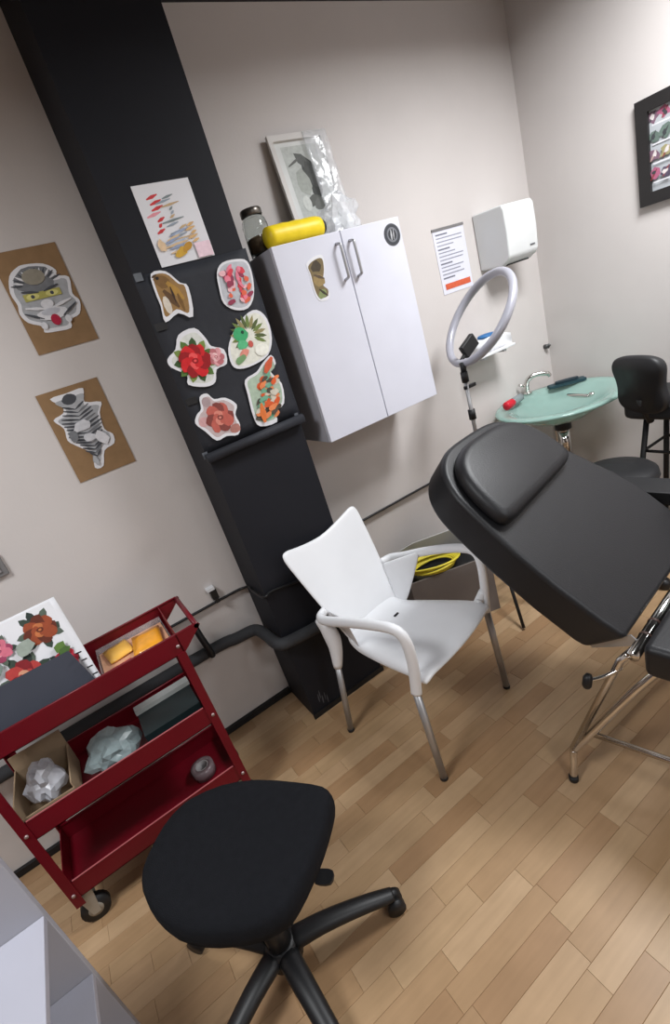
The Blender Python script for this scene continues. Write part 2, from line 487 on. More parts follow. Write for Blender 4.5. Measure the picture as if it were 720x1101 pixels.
k = thing('cord_clip', 'small black clip with white cap on the thin wall cord', 'clip', (.29, 1.985, .64))
obj('clip_body', bm, M_black, k); obj('clip_cap', bx(.268, .302, 1.968, 1.998, .70, .712), M_white, k, label='white cap')
bm = bmesh.new(); tube(bm, smoothpath([(.16, 1.955, .60), (.165, 1.94, .54), (.172, 1.935, .48), (.175, 1.945, .44)], 5), .014, 8)
tag(obj('cable_drop', bm, M_black), 'short thick black cable hanging over the foam pipe behind the trolley', 'cable')
bm = bmesh.new(); tube(bm, [(1.45, 1.99, .27), (1.72, 1.99, .262), (2.0, 1.99, .26)], .014, 8)
tag(obj('low_cable', bm, M_black), 'black cable low on the wall behind the grey storage bin', 'cable')
bm = bmesh.new(); box(bm, -.385, -.305, 1.982, 1.9975, 1.12, 1.20)
t = thing('wall_switch', 'grey wall switch at the left edge of the picture', 'switch', (-.345, 1.99, 1.12))
obj('switch_plate', bm, mat('grey_switch', (120, 118, 118), .5), t, bevel=.003); obj('switch_rocker', bx(-.368, -.322, 1.976, 1.982, 1.137, 1.183), mat('grey_rocker', (150, 148, 148), .4), t)

# ------------------------------------------------------------------ flat things on the left wall
YW = 1.9975
def rect(x0, x1, z0, z1): return [(x0, z0), (x1, z0), (x1, z1), (x0, z1)]
r1 = random.Random(11)
mask1 = [(0.125, 2.001), (0.155, 2.02), (0.18, 2.025), (0.235, 2.017), (0.264, 1.992), (0.26, 1.975), (0.293, 1.963), (0.281, 1.913), (0.293, 1.886), (0.275, 1.848), (0.241, 1.837), (0.23, 1.812), (0.183, 1.813), (0.147, 1.819), (0.149, 1.838), (0.114, 1.859), (0.102, 1.889), (0.109, 1.917), (0.105, 1.955)]
mask2 = [(0.066, 1.616), (0.122, 1.618), (0.179, 1.618), (0.163, 1.574), (0.214, 1.556), (0.194, 1.523), (0.184, 1.464), (0.203, 1.438), (0.193, 1.405), (0.152, 1.393), (0.125, 1.343), (0.096, 1.348), (0.11, 1.396), (0.078, 1.437), (0.056, 1.468), (0.063, 1.51), (0.045, 1.547), (0.083, 1.559), (0.09, 1.583)]
t = thing('drawing_card', 'upper brown card with a grey mask cutout with yellow eyes', 'picture', (.195, 1.995, 1.757))
art('card', rect(.098, .298, 1.757, 2.071), [], (0, YW, 0), AX, AZ, M_card, .003, parent=t)
G1, G2, G3, WH = (118, 120, 124), (72, 74, 80), (170, 172, 176), (222, 222, 226)
L = [(scaled(smooth2(mask1), .88), G3), (ell(.19, 1.975, .062, .042, 16, 0, .08, r1), G1)]
for k in range(16):
    a = .3 + k / 15 * 2.5
    L.append((stroke(.195 + .05 * math.cos(a), 1.955 + .03 * math.sin(a), .195 + .085 * math.cos(a), 1.95 + .06 * math.sin(a), .007), G2 if k % 2 else WH))
L += [(ell(.19, 1.985, .035, .024, 12), (148, 142, 128)), (rect(.135, .25, 1.918, 1.940), (176, 170, 92)),
      (ell(.162, 1.929, .02, .009), (214, 208, 130)), (ell(.222, 1.929, .02, .009), (214, 208, 130)),
      (ell(.162, 1.929, .006, .006, 8), G2), (ell(.222, 1.929, .006, .006, 8), G2),
      (stroke(.135, 1.948, .185, 1.938, .009), G2), (stroke(.25, 1.95, .2, 1.938, .009), G2),
      (ell(.193, 1.9, .02, .014), WH), (stroke(.125, 1.9, .19, 1.885, .01), WH), (stroke(.27, 1.9, .2, 1.885, .01), WH),
      (ell(.193, 1.868, .048, .02, 14, 0, .1, r1), WH), (ell(.193, 1.875, .03, .011), (196, 198, 206)),
      (ell(.197, 1.848, .015, .018), (176, 30, 62)), (stroke(.115, 1.885, .165, 1.858, .008), G2), (stroke(.28, 1.885, .225, 1.855, .008), G2),
      (ell(.155, 1.838, .01, .012), WH), (ell(.235, 1.842, .01, .012), WH)]
art('cutout', smooth2(mask1, 3), L, (0, YW - .003, 0), AX, AZ, M_paper, .0025, parent=t)
t = thing('drawing_card', 'lower brown card with a grey striped creature cutout', 'picture', (.13, 1.995, 1.316))
art('card', rect(.029, .236, 1.316, 1.639), [], (0, YW, 0), AX, AZ, M_card, .003, parent=t)
L = [(scaled(smooth2(mask2), .86), G3), (ell(.122, 1.597, .024, .018, 12, 0, .1, r1), G2)]
for k in range(15):
    z = 1.565 - k * .0125; w = .055 * math.sin(math.pi * (k + 3.5) / 19) + .006; cx = .125 + .004 * math.sin(k * 1.3)
    L.append((stroke(cx - w, z + .012, cx, z - .006, .008), G2 if k % 3 else (54, 56, 62)))
    L.append((stroke(cx + w, z + .012, cx, z - .006, .008), G2 if k % 3 != 1 else G1))
L += [(ell(.122, 1.50, .03, .018, 12, .2, .15, r1), (206, 207, 212)), (ell(.128, 1.455, .024, .014, 12, -.2, .15, r1), (206, 207, 212)),
      (ell(.165, 1.44, .02, .028, 10, .4, .15, r1), WH), (ell(.082, 1.475, .014, .022, 10, -.3, .15, r1), G1), (ell(.112, 1.37, .008, .02, 8), G3)]
art('cutout', smooth2(mask2, 3), L, (0, YW - .003, 0), AX, AZ, M_paper, .0025, parent=t)

# ------------------------------------------------------------------ things on the pillar
PYS = PY - .0005
r1 = random.Random(5)
L = []
for k in range(7): L.append((stroke(.545 + r1.uniform(0, .03), 2.075 - k * .016, .59 + r1.uniform(-.01, .02), 2.085 - k * .016, .010), (204, 62, 66) if k not in (3,) else (226, 150, 160)))
for k in range(12): L.append((stroke(.585 + r1.uniform(0, .05), 2.07 - k * .011, .63 + r1.uniform(0, .035), 2.078 - k * .011, .007), ((128, 140, 142), (150, 160, 172), (196, 168, 130))[k % 3]))
for k in range(9): L.append((stroke(.565 + r1.uniform(0, .04), 1.965 - k * .006, .64 + r1.uniform(-.02, .02), 1.98 - k * .007, .009), ((150, 162, 188), (178, 190, 208), (214, 186, 150))[k % 3]))
for k in range(5): L.append((stroke(.65 + r1.uniform(0, .015), 1.985 - k * .012, .685, 1.992 - k * .012, .009), (216, 176, 122)))
L += [(ell(.612, 1.915, .03, .012, 10, .5, .2, r1), (206, 164, 62)), (ell(.635, 1.925, .02, .01, 10, .5, .2, r1), (188, 140, 52)), (ell(.557, 1.945, .012, .018, 10, .2, .2, r1), (226, 196, 160))]
L.append((rect(.662, .716, 1.888, 1.932), (236, 208, 218)))
tag(art('sketch_sheet', rect(.532, .719, 1.885, 2.116), L, (0, PYS, 0), AX, AZ, M_paper, .002),
    'white sheet of red, blue and gold sketches on the black pillar', 'drawing')

t = thing('roller_banner', 'black cloth hanging on the pillar with a rolled lower edge', 'banner', (.63, 1.745, 1.25))
top, bot = [], []
for i in range(15):
    v = i / 14; z = 1.285 + v * .595
    rowt, rowb = [], []
    for j in range(11):
        u = j / 10; x = .430 + u * .402
        d = .0035 * math.sin(v * 19 + u * 4) + .0025 * math.sin(v * 7 - u * 9)
        rowt.append((x, 1.7425 + d * .5, z + .006 * (u - .5))); rowb.append((x, 1.7455 + d * .5, z + .006 * (u - .5)))
    top.append(rowt); bot.append(rowb)
bm = bmesh.new(); shell(bm, top, bot); obj('cloth', bm, M_banner, t)
bm = bmesh.new(); cyl(bm, (.425, 1.728, 1.268), (.832, 1.728, 1.272), .018, n=14); obj('bottom_roll', bm, M_banner, t)
for (x, z, w) in ((.447, 1.873, .026), (.437, 1.60, .012), (.428, 1.28, .02), (.815, 1.285, .016)):
    bm = bmesh.new(); box(bm, x - w / 2, x + w / 2, 1.7385, 1.7395, z - .012, z + .012)
    obj('tape', bm, mat('frosted_tape', (92, 96, 102), .25, var=.2, scale=40), t)
for z in (1.72, 1.47):
    bm = bmesh.new(); box(bm, .435, .475, 1.7385, 1.74, z - .012, z + .012); obj('strap', bm, M_black, t)

YC = 1.7375
def cut(poly, layers, label):
    o = art('paper_cutout', smooth2(poly, 3), layers, (0, YC, 0), AX, AZ, M_paper, .002)
    return tag(o, label, 'drawing', 'paper cutouts on the black cloth')
c1 = [(0.487, 1.874), (0.535, 1.871), (0.566, 1.83), (0.588, 1.811), (0.567, 1.722), (0.524, 1.744), (0.473, 1.728), (0.478, 1.777), (0.478, 1.82)]
L = [(scaled(smooth2(c1), .84, 0, .004), (150, 116, 70)), (ell(.512, 1.845, .026, .02, 12, -.4, .1, r1), (124, 92, 52)), (stroke(.525, 1.84, .56, 1.78, .026), (172, 132, 62)),
     (stroke(.505, 1.82, .535, 1.76, .024), (96, 70, 44)), (stroke(.545, 1.80, .548, 1.745, .014), (120, 88, 46)), (ell(.50, 1.775, .012, .028, 10), (214, 204, 190)),
     (stroke(.53, 1.825, .53, 1.775, .008), (62, 46, 34)), (ell(.50, 1.857, .006, .005, 8), (40, 34, 30)), (stroke(.485, 1.862, .502, 1.868, .008), (84, 62, 40))]
cut(c1, L, 'brown and tan animal cutout, top left on the black cloth')
c2 = [(0.7, 1.831), (0.731, 1.856), (0.785, 1.856), (0.82, 1.842), (0.822, 1.793), (0.803, 1.733), (0.766, 1.699), (0.718, 1.705), (0.686, 1.735), (0.688, 1.78)]
L = [(scaled(smooth2(c2), .9), (190, 192, 198))]
for k in range(40):
    x, z = .712 + r1.uniform(0, .085), 1.725 + r1.uniform(0, .11)
    L.append((ell(x, z, r1.uniform(.008, .019), r1.uniform(.005, .011), 9, r1.uniform(0, 3), .2, r1), ((216, 70, 84), (232, 130, 150), (226, 104, 76), (150, 60, 84), (236, 184, 190))[k % 5]))
cut(c2, L, 'pink and red floral cutout with grey rim, top right on the black cloth')
c3 = [(0.556, 1.688), (0.581, 1.648), (0.59, 1.618), (0.629, 1.595), (0.621, 1.548), (0.579, 1.541), (0.558, 1.503), (0.518, 1.499), (0.465, 1.524), (0.473, 1.555), (0.433, 1.593), (0.433, 1.621), (0.47, 1.642), (0.497, 1.681)]
L = [(scaled(smooth2(c3), .86), (212, 214, 208))]
for k in range(11):
    a = 2 * math.pi * k / 11 + .2
    L.append((leaf(.519 + .03 * math.cos(a), 1.59 + .03 * math.sin(a), .045, .014, a), ((82, 112, 52), (120, 140, 70), (58, 84, 44))[k % 3]))
L += rose(.591, 1.58, .03, (186, 110, 116), (222, 160, 164), (236, 196, 196), r1)
L += rose(.517, 1.589, .054, (150, 16, 24), (206, 32, 38), (232, 84, 84), r1, 9)
cut(c3, L, 'red rose cutout with green leaves and a small pink rose')
c4 = [(0.687, 1.642), (0.747, 1.68), (0.795, 1.686), (0.823, 1.648), (0.817, 1.58), (0.781, 1.53), (0.715, 1.514), (0.66, 1.517), (0.637, 1.539), (0.645, 1.593)]
L = [(scaled(smooth2(c4), .9), (226, 226, 214))]
for k in range(14):
    a = -.6 + k * .32
    L.append((leaf(.735 + .02 * math.cos(a), 1.615 + .02 * math.sin(a), .05, .007, a), ((112, 130, 70), (84, 96, 56), (150, 140, 96))[k % 3]))
L += [(ell(.706, 1.622, .026, .026, 12, 0, .12, r1), (66, 168, 110)), (ell(.70, 1.59, .02, .016, 10, 0, .15, r1), (92, 184, 130)), (ell(.695, 1.562, .022, .014, 10, .3, .2, r1), (222, 144, 128)),
      (ell(.675, 1.545, .022, .012, 10, .4, .2, r1), (120, 156, 108)), (ell(.765, 1.555, .028, .022, 10), (238, 238, 228)), (ell(.73, 1.585, .01, .012, 8), (196, 90, 80)), (ell(.715, 1.63, .006, .006, 8), (30, 70, 50))]
cut(c4, L, 'cream oval cutout with a green figure and olive leaves')
c5 = [(0.514, 1.477), (0.531, 1.451), (0.571, 1.442), (0.602, 1.406), (0.584, 1.375), (0.587, 1.336), (0.567, 1.305), (0.525, 1.316), (0.485, 1.314), (0.459, 1.358), (0.437, 1.396), (0.454, 1.422), (0.475, 1.435), (0.485, 1.473)]
L = [(scaled(smooth2(c5), .86), (196, 178, 178)), (ell(.50, 1.45, .016, .018, 10), (170, 150, 152)), (ell(.565, 1.33, .02, .018, 10, 0, .1, r1), (176, 120, 110)), (ell(.468, 1.39, .02, .018, 10, 0, .1, r1), (206, 160, 160))]
L += rose(.527, 1.385, .052, (132, 66, 60), (190, 96, 84), (216, 136, 120), r1, 8)
cut(c5, L, 'dusty red flower cutout, bottom left on the black cloth')
c6 = [(0.792, 1.527), (0.8, 1.493), (0.77, 1.471), (0.797, 1.419), (0.78, 1.348), (0.734, 1.331), (0.728, 1.294), (0.659, 1.302), (0.646, 1.345), (0.655, 1.427), (0.664, 1.475), (0.716, 1.488), (0.749, 1.509)]
L = [(scaled(smooth2(c6), .88), (172, 190, 170))]
for k in range(48):
    v = r1.random(); x = .69 + .05 * v + r1.uniform(-.03, .05); z = 1.325 + v * .14
    L.append((ell(x, z, r1.uniform(.012, .026), r1.uniform(.006, .012), 9, r1.uniform(-.3, .8), .2, r1), ((214, 92, 46), (110, 168, 140), (232, 136, 84), (84, 76, 66), (206, 200, 184))[k % 5]))
L += [(stroke(.745, 1.475, .79, 1.52, .028), (206, 92, 60)), (stroke(.68, 1.31, .69, 1.38, .026), (222, 120, 60))]
cut(c6, L, 'orange and teal bird shaped cutout, bottom right on the black cloth')

# ------------------------------------------------------------------ wall cabinet
CX0, CX1, CY, CZ0, CZ1 = .905, 1.486, 1.70, 1.142, 1.86
t = thing('wall_cabinet', 'white two door cabinet hung on the wall beside the pillar', 'cabinet', (1.195, 1.85, CZ0))
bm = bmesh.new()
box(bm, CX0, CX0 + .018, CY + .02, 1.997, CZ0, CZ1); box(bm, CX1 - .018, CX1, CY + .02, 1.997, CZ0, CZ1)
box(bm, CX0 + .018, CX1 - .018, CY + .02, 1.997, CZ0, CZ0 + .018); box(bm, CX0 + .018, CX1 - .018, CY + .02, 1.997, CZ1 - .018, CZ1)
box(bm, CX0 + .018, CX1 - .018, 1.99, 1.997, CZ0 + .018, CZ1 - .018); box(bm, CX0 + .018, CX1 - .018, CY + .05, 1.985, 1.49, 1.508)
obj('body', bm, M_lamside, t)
mid = 1.200
def handle(x, parent):
    bm = bmesh.new()
    tube(bm, smoothpath([(x, CY, 1.695), (x, CY - .022, 1.70), (x, CY - .026, 1.715), (x, CY - .026, 1.80), (x, CY - .022, 1.815), (x, CY, 1.82)], 4), .0055, 8)
    obj('handle', bm, M_alu, parent, label='satin metal bow handle')
d = obj('door', bx(CX0 + .0005, mid - .0018, CY, CY + .0195, CZ0, CZ1 + .001), M_lam, t, bevel=.002); handle(1.170, d)
d = obj('door', bx(mid + .0018, CX1 - .0005, CY, CY + .0195, CZ0, CZ1 + .001), M_lam, t, bevel=.002); handle(1.232, d)
fig = [(1.022, 1.78), (1.06, 1.798), (1.098, 1.796), (1.093, 1.752), (1.068, 1.70), (1.086, 1.672), (1.072, 1.648), (1.032, 1.653), (1.022, 1.694), (1.024, 1.746)]
L = [(scaled(smooth2(fig), .86), (120, 104, 72)), (ell(1.06, 1.765, .022, .02, 10, 0, .2, r1), (72, 62, 48)), (ell(1.055, 1.72, .024, .022, 10, 0, .2, r1), (150, 128, 84)), (stroke(1.04, 1.74, 1.08, 1.72, .012), (92, 76, 60)),
     (ell(1.055, 1.67, .02, .014, 10, .3, .2, r1), (128, 140, 92)), (stroke(1.045, 1.69, 1.075, 1.66, .01), (58, 54, 40))]
tag(art('door_sticker', smooth2(fig, 3), L, (0, CY, 0), AX, AZ, M_paper, .0012), 'small brown figure sticker on the left cabinet door', 'sticker')
L = [(ell(1.437, 1.803, .036, .036, 24), (58, 60, 66)), (ell(1.437, 1.803, .027, .027, 20), (112, 114, 120)), (ell(1.437, 1.803, .02, .02, 16), (44, 46, 50)),
     (stroke(1.43, 1.785, 1.434, 1.822, .007), (200, 200, 204)), (stroke(1.441, 1.785, 1.446, 1.822, .006), (170, 170, 174))]
tag(art('door_sticker', ell(1.437, 1.803, .04, .04, 28), L, (0, CY, 0), AX, AZ, mat('dark_sticker', (70, 72, 76), .4), .0012), 'round black sticker at the top right of the cabinet door', 'sticker')

# on the cabinet
ZT = CZ1 + .0012
t = thing('storage_jar', 'glass jar of brown bits with metal lid on the cabinet', 'jar', (.958, 1.87, ZT))
bm = bmesh.new(); lathe(bm, [(.040, 0), (.047, .004), (.048, .02), (.048, .105), (.044, .122), (.038, .13), (.038, .136), (.036, .136), (.036, .128), (.045, .103), (.045, .012), (.03, .008)], (.958, 1.87, ZT)); obj('glass', bm, M_glass, t)
bm = bmesh.new(); lathe(bm, [(.034, .0095), (.0435, .014), (.0435, .06), (.03, .066), (.01, .07)], (.958, 1.87, ZT)); obj('contents', bm, M_brown, t)
bm = bmesh.new(); lathe(bm, [(.039, .1365), (.0405, .138), (.0405, .156), (.037, .161), (.02, .162)], (.958, 1.87, ZT)); obj('lid', bm, mat('dark_metal_lid', (110, 104, 98), .3, metal=.8), t)
t = thing('paper_roll', 'bright yellow wrapped roll lying along the cabinet top', 'roll', (1.06, 1.76, ZT))
bm = bmesh.new(); pts = []
N = 14
prof = [.035, .0375, .038] + [.0385 + .001 * math.sin(k * 1.9) for k in range(N - 5)] + [.038, .034]
tube(bm, [(.938 + .232 * k / (N - 1), 1.765 + .012 * k / (N - 1), ZT + .0388) for k in range(N)], prof, 16); obj('wrapper', bm, M_yellow, t)
bm = bmesh.new(); cyl(bm, (1.1705, 1.777, ZT + .038), (1.186, 1.778, ZT + .038), .024, n=14); obj('end_cap', bm, M_black, t)
t = thing('leaning_picture', 'pale framed print of a dark bird leaning on the wall above the cabinet', 'picture', (1.31, 1.96, ZT))
ty = lambda z: 1.935 + (z - ZT) / .41 * .045
ayv = Vector((0, .045, .41)).normalized()
bm = bmesh.new(); PW, PH = .262, .41
o0 = Vector((1.17, 1.935, ZT))
for (a, b, c, d) in ((0, PW, 0, .022), (0, PW, PH - .022, PH), (0, .02, .022, PH - .022), (PW - .02, PW, .022, PH - .022)):
    prism(bm, rect(a, b, c, d), o0, AX, ayv, .014)
obj('frame', bm, mat('pale_frame', (204, 200, 196), .5), t)
r1 = random.Random(9)
L = [(rect(.05, .215, .10, .37), (184, 188, 184))]
L += [(leaf(.13, .34, .16, .03, -1.25), (74, 76, 74)), (leaf(.10, .345, .1, .02, -.8), (96, 98, 96)), (leaf(.17, .28, .13, .028, -1.75), (66, 68, 66)), (ell(.155, .26, .03, .05, 12, .3, .15, r1), (82, 84, 82)),
      (ell(.105, .24, .03, .05, 12, .2, .2, r1), (160, 164, 158)), (leaf(.16, .18, .09, .02, 3.5), (92, 94, 90)), (ell(.15, .15, .034, .022, 12, .4, .2, r1), (104, 106, 102)), (stroke(.06, .30, .13, .33, .01), (104, 104, 102)), (ell(.09, .16, .02, .03, 10), (200, 203, 198))]
art('print', rect(.018, PW - .018, .02, PH - .02), L, o0 + Vector((0, .002, 0)), AX, ayv, mat('print_paper', (208, 210, 208), .6), .003, parent=t)
t0 = bpy.data.meshes
top, bot = [], []
for i in range(19):
    v = i / 18; rt, rb = [], []
    for j in range(11):
        u = j / 10; p = o0 + Vector((1, 0, 0)) * (PW * (.60 + .44 * u)) + ayv * (PH * (.02 + .98 * v))
        d = .0175 + .007 * noise.noise(Vector((u * 5, v * 9, 3)))
        rt.append(p + Vector((0, -d, 0))); rb.append(p + Vector((0, -d + .0008, 0)))
    top.append(rt); bot.append(rb)
bm = bmesh.new(); shell(bm, top, bot); obj('film_wrap', bm, M_film, t, label='loose clear plastic film')

def crumple(name, m, c, s, seed, amp=.35, parent=None, sub=4, freq=2.3, zmin=None):
    bm = bmesh.new(); bmesh.ops.create_icosphere(bm, subdivisions=sub, radius=1)
    for v in bm.verts:
        p = v.co.copy()
        n1 = noise.noise(p * freq + Vector((seed, 0, 0))); n2 = noise.noise(p * freq * 2.3 + Vector((0, seed, 0))); n3 = abs(noise.noise(p * freq * 4.1 + Vector((0, 0, seed))))
        p *= 1 + amp * n1 + amp * .55 * n2 - amp * .35 * n3
        v.co = Vector((c[0] + p.x * s[0], c[1] + p.y * s[1], max(c[2] + p.z * s[2], zmin if zmin is not None else -9)))
    return obj(name, bm, m, parent, smooth=sub > 3)
tag(crumple('plastic_bag', M_filmbag, (1.315, 1.835, ZT + .06), (.085, .055, .085), 3.1, .42, zmin=ZT, freq=1.7, sub=3), 'crumpled clear plastic bag in front of the leaning picture', 'bag')
tag(crumple('brown_pouch', mat('brown_leatherette', (82, 62, 54), .5), (1.165, 1.87, ZT + .045), (.045, .035, .045), 7.7, .2, zmin=ZT), 'small dark brown pouch behind the yellow roll', 'pouch')

# ------------------------------------------------------------------ notice, dispenser, shelf
t = thing('wall_notice', 'printed white notice with orange red bar pinned beside the cabinet', 'notice', (2.035, 1.995, 1.513))
L = []
r1 = random.Random(2)
for k in range(13):
    z = 1.785 - k * .0165
    w = r1.uniform(.6, 1) if k % 4 else .45
    L.append((rect(1.945, 1.945 + .178 * w, z - (.0045 if k % 4 else .007) / 2, z + .003), (150, 152, 164) if k % 4 else (112, 114, 126)))
L.append((rect(1.948, 2.125, 1.533, 1.560), (206, 92, 60)))
art('sheet', rect(1.929, 2.14, 1.513, 1.81), L, (0, YW, 0), AX, AZ, mat('notice_paper', (220, 220, 232), .7, var=.01), .002, parent=t)
obj('clip_strip', bx(1.926, 2.142, 1.9925, 1.9975, 1.802, 1.814), mat('grey_strip', (120, 118, 118), .5), t)

t = thing('towel_dispenser', 'white paper towel dispenser hung in the corner of the wall', 'dispenser', (2.32, 1.9, 1.56))
DX0, DX1 = 2.212, 2.436
bm = bmesh.new()
prof = [(1.997, 1.565), (1.86, 1.555), (1.82, 1.575), (1.806, 1.60), (1.80, 1.70), (1.803, 1.80), (1.815, 1.822), (1.997, 1.828)]
prism(bm, prof, (DX0, 0, 0), (0, 1, 0), (0, 0, 1), DX1 - DX0, axn=(1, 0, 0))
obj('housing', bm, M_disp, t, bevel=.008)
obj('towel_slot', bx(DX0 + .03, DX1 - .03, 1.85, 1.94, 1.5535, 1.561), M_black, t)
obj('maker_mark', bx(DX1 - .065, DX1 - .03, 1.8015, 1.8035, 1.612, 1.619), ink((96, 98, 102)), t)
t = thing('wall_shelf', 'slim white wall shelf behind the ring light', 'shelf', (2.06, 1.9, 1.165))
obj('board', bx(1.94, 2.20, 1.84, 1.997, 1.172, 1.184), M_white, t, bevel=.003)
obj('bracket', bx(1.99, 2.01, 1.87, 1.997, 1.155, 1.1718), M_greyp, t); obj('bracket', bx(2.14, 2.16, 1.87, 1.997, 1.155, 1.1718), M_greyp, t)
t = thing('wipes_packet', 'white packet with blue top lying on the slim wall shelf', 'packet', (2.075, 1.9, 1.1845))
bm = bmesh.new(); vs = box(bm, 1.955, 2.20, 1.86, 1.96, 1.1845, 1.258); bmesh.ops.subdivide_edges(bm, edges=bm.edges[:], cuts=3, use_grid_fill=True)
for v in bm.verts:
    e = (v.co.x - 2.0775) / .1225
    if v.co.z > 1.2: v.co.z -= .02 * e * e + .008 * noise.noise(v.co * 30)
obj('pack', bm, M_white, t, smooth=True)
bm = bmesh.new(); lathe(bm, [(.055, 0), (.055, .007), (.048, .012), (.01, .014)], (0, 0, 0), 20)
bmesh.ops.scale(bm, vec=(1, .7, 1), verts=bm.verts[:]); bmesh.ops.translate(bm, vec=(2.075, 1.91, 1.2565), verts=bm.verts[:]); obj('flap', bm, M_blue, t, label='blue flap')

# picture on right wall
t = thing('framed_flash', 'black framed sheet of coloured designs on the right wall', 'picture', (2.655, 1.17, 1.615))
XW = XR - .0005
bm = bmesh.new()
FY0, FY1, FZ0, FZ1, FB = .90, 1.42, 1.615, 2.02, .05
for a, b, c, d in ((FY0, FY1, FZ0, FZ0 + FB), (FY0, FY1, FZ1 - FB, FZ1), (FY0, FY0 + FB, FZ0 + FB, FZ1 - FB), (FY1 - FB, FY1, FZ0 + FB, FZ1 - FB)):
    box(bm, XW - .022, XW, a, b, c, d)
obj('frame', bm, M_frame, t)
L = []; r1 = random.Random(21)
for row in range(4):
    z = 1.945 - row * .072
    L.append((rect(-FY1 + .06, -FY0 - .06, z - .034, z - .028), (214, 214, 218)))
    for k in range(9):
        yy = -1.355 + k * .05
        c = ((70, 92, 86), (120, 92, 108), (166, 92, 120), (196, 106, 62), (96, 112, 104), (150, 142, 104), (84, 74, 92))[r1.randrange(7)]
        L.append((ell(yy, z, .021, .026, 9, r1.uniform(0, 3), .4, r1), c)); L.append((stroke(yy - .015, z - .02, yy + .012, z + .018, .009), ((64, 66, 70), (176, 150, 140), (130, 60, 60))[r1.randrange(3)])); L.append((ell(yy + r1.uniform(-.008, .008), z + r1.uniform(-.008, .008), .008, .012, 8, r1.uniform(0, 3), .4, r1), (206, 198, 196) if r1.random() < .4 else (60, 62, 66)))
art('print', rect(-FY1 + .048, -FY0 - .048, FZ0 + .048, FZ1 - .048), L, (XW - .004, 0, 0), (0, -1, 0), AZ, mat('flash_print', (176, 180, 184), .5), .003, parent=t)
bm = bmesh.new(); cyl(bm, (2.63, 1.998, 1.052), (2.63, 1.972, 1.052), .013, n=12); cyl(bm, (2.63, 1.972, 1.052), (2.635, 1.965, 1.062), .009, n=10)
tag(obj('wall_hook', bm, mat('grey_metal', (92, 92, 92), .5, metal=.6)), 'small grey wall hook above the glass basin', 'hook')

# ------------------------------------------------------------------ glass basin
BC = (2.28, 1.685, .85)
t = thing('glass_basin', 'green glass wash basin on a metal stand in the corner', 'basin', (BC[0], BC[1], 0))
bm = bmesh.new()
prof = [(.355, -.012), (.36, -.004), (.355, .002), (.335, .004), (.27, -.004), (.22, -.045), (.15, -.085), (.06, -.10), (.02, -.102), (.02, -.112), (.06, -.112), (.16, -.098), (.235, -.056), (.285, -.016)]
lathe(bm, prof + [prof[0]], (0, 0, 0), 48, cap=False)
bmesh.ops.remove_doubles(bm, verts=bm.verts[:], dist=.0001)
bmesh.ops.scale(bm, vec=(1.0, .85, 1), verts=bm.verts[:]); bmesh.ops.translate(bm, vec=BC, verts=bm.verts[:])
obj('bowl', bm, M_basin, t, smooth=True)
bm = bmesh.new(); lathe(bm, [(.03, 0), (.03, .01), (.018, .014), (.018, .07)], (BC[0], BC[1], BC[2] - .182), 18); cyl(bm, (BC[0], BC[1], BC[2] - .18), (BC[0], BC[1], BC[2] - .32), .03, n=18)
tube(bm, smoothpath([(BC[0], BC[1], .53), (BC[0], BC[1] + .03, .47), (BC[0], BC[1] + .09, .47), (BC[0], BC[1] + .12, .52), (BC[0], 1.975, .54)], 5), .02, 12); obj('drain_pipe', bm, M_chrome, t)
bm = bmesh.new(); lathe(bm, [(.03, 0), (.042, .006), (.042, .05), (.03, .056)], (BC[0], BC[1], .675), 20); obj('waste_fitting', bm, M_black, t)
bm = bmesh.new()
for sx in (-1, 1):
    tube(bm, smoothpath([(BC[0] + sx * .2, BC[1] + .2, 0), (BC[0] + sx * .2, BC[1] + .2, .7), (BC[0] + sx * .2, BC[1] + .17, .79), (BC[0] + sx * .2, BC[1] - .05, .79)], 5), .013, 10)
tube(bm, [(BC[0] - .2, BC[1] + .2, .4), (BC[0] + .2, BC[1] + .2, .4)], .011, 10)
for sx in (-1, 1): cyl(bm, (BC[0] + sx * .2, BC[1] - .05, .79), (BC[0] + sx * .2, BC[1] - .05, .812), .014)
obj('stand', bm, M_chrome, t)
t = thing('basin_tap', 'chrome arched tap at the back of the glass basin', 'tap', (2.36, 1.945, .853))
bm = bmesh.new(); tx, ty = 2.36, 1.945
tube(bm, smoothpath([(tx, ty, .853), (tx, ty, .90), (tx + .01, ty - .01, .935), (tx + .045, ty - .035, .95), (tx + .09, ty - .075, .94), (tx + .10, ty - .085, .922)], 6), [.014] * 26 + [.012] * 5, 12)
lathe(bm, [(.024, .0), (.024, .008), (.016, .014)], (tx, ty, .8535), 18)
obj('spout', bm, M_chrome, t)
bm = bmesh.new(); cyl(bm, (tx - .005, ty + .01, .90), (tx - .03, ty + .03, .915), .007, n=10); obj('lever', bm, M_chrome, t)
t = thing('soap_dish', 'dark teal tray resting on the far rim of the glass basin', 'dish', (2.50, 1.80, .8545))
bm = bmesh.new(); prism(bm, smooth2([(-.085, -.028), (.085, -.028), (.095, 0), (.085, .032), (-.085, .032), (-.095, 0)]), (2.515, 1.80, .8545), (.80, -.60, 0), (.60, .80, 0), .014); obj('tray', bm, M_teal, t)
bm = bmesh.new(); prism(bm, smooth2([(-.05, -.016), (.05, -.016), (.055, .018), (-.05, .018)]), (2.515, 1.80, .869), (.80, -.60, 0), (.60, .80, 0), .012); obj('soap', bm, mat('dark_soap', (24, 44, 54), .5), t)
t = thing('red_bottle', 'small bottle with bright red cap lying on the basin rim', 'bottle', (2.17, 1.90, .854))
rx, ry, rz = 2.075, 1.862, .8765
bm = bmesh.new(); tube(bm, [(rx, ry, rz), (rx + .006, ry + .001, rz), (rx + .066, ry + .012, rz), (rx + .07, ry + .013, rz)], [.018, .0225, .0225, .02], 14); obj('cap', bm, M_redcap, t)
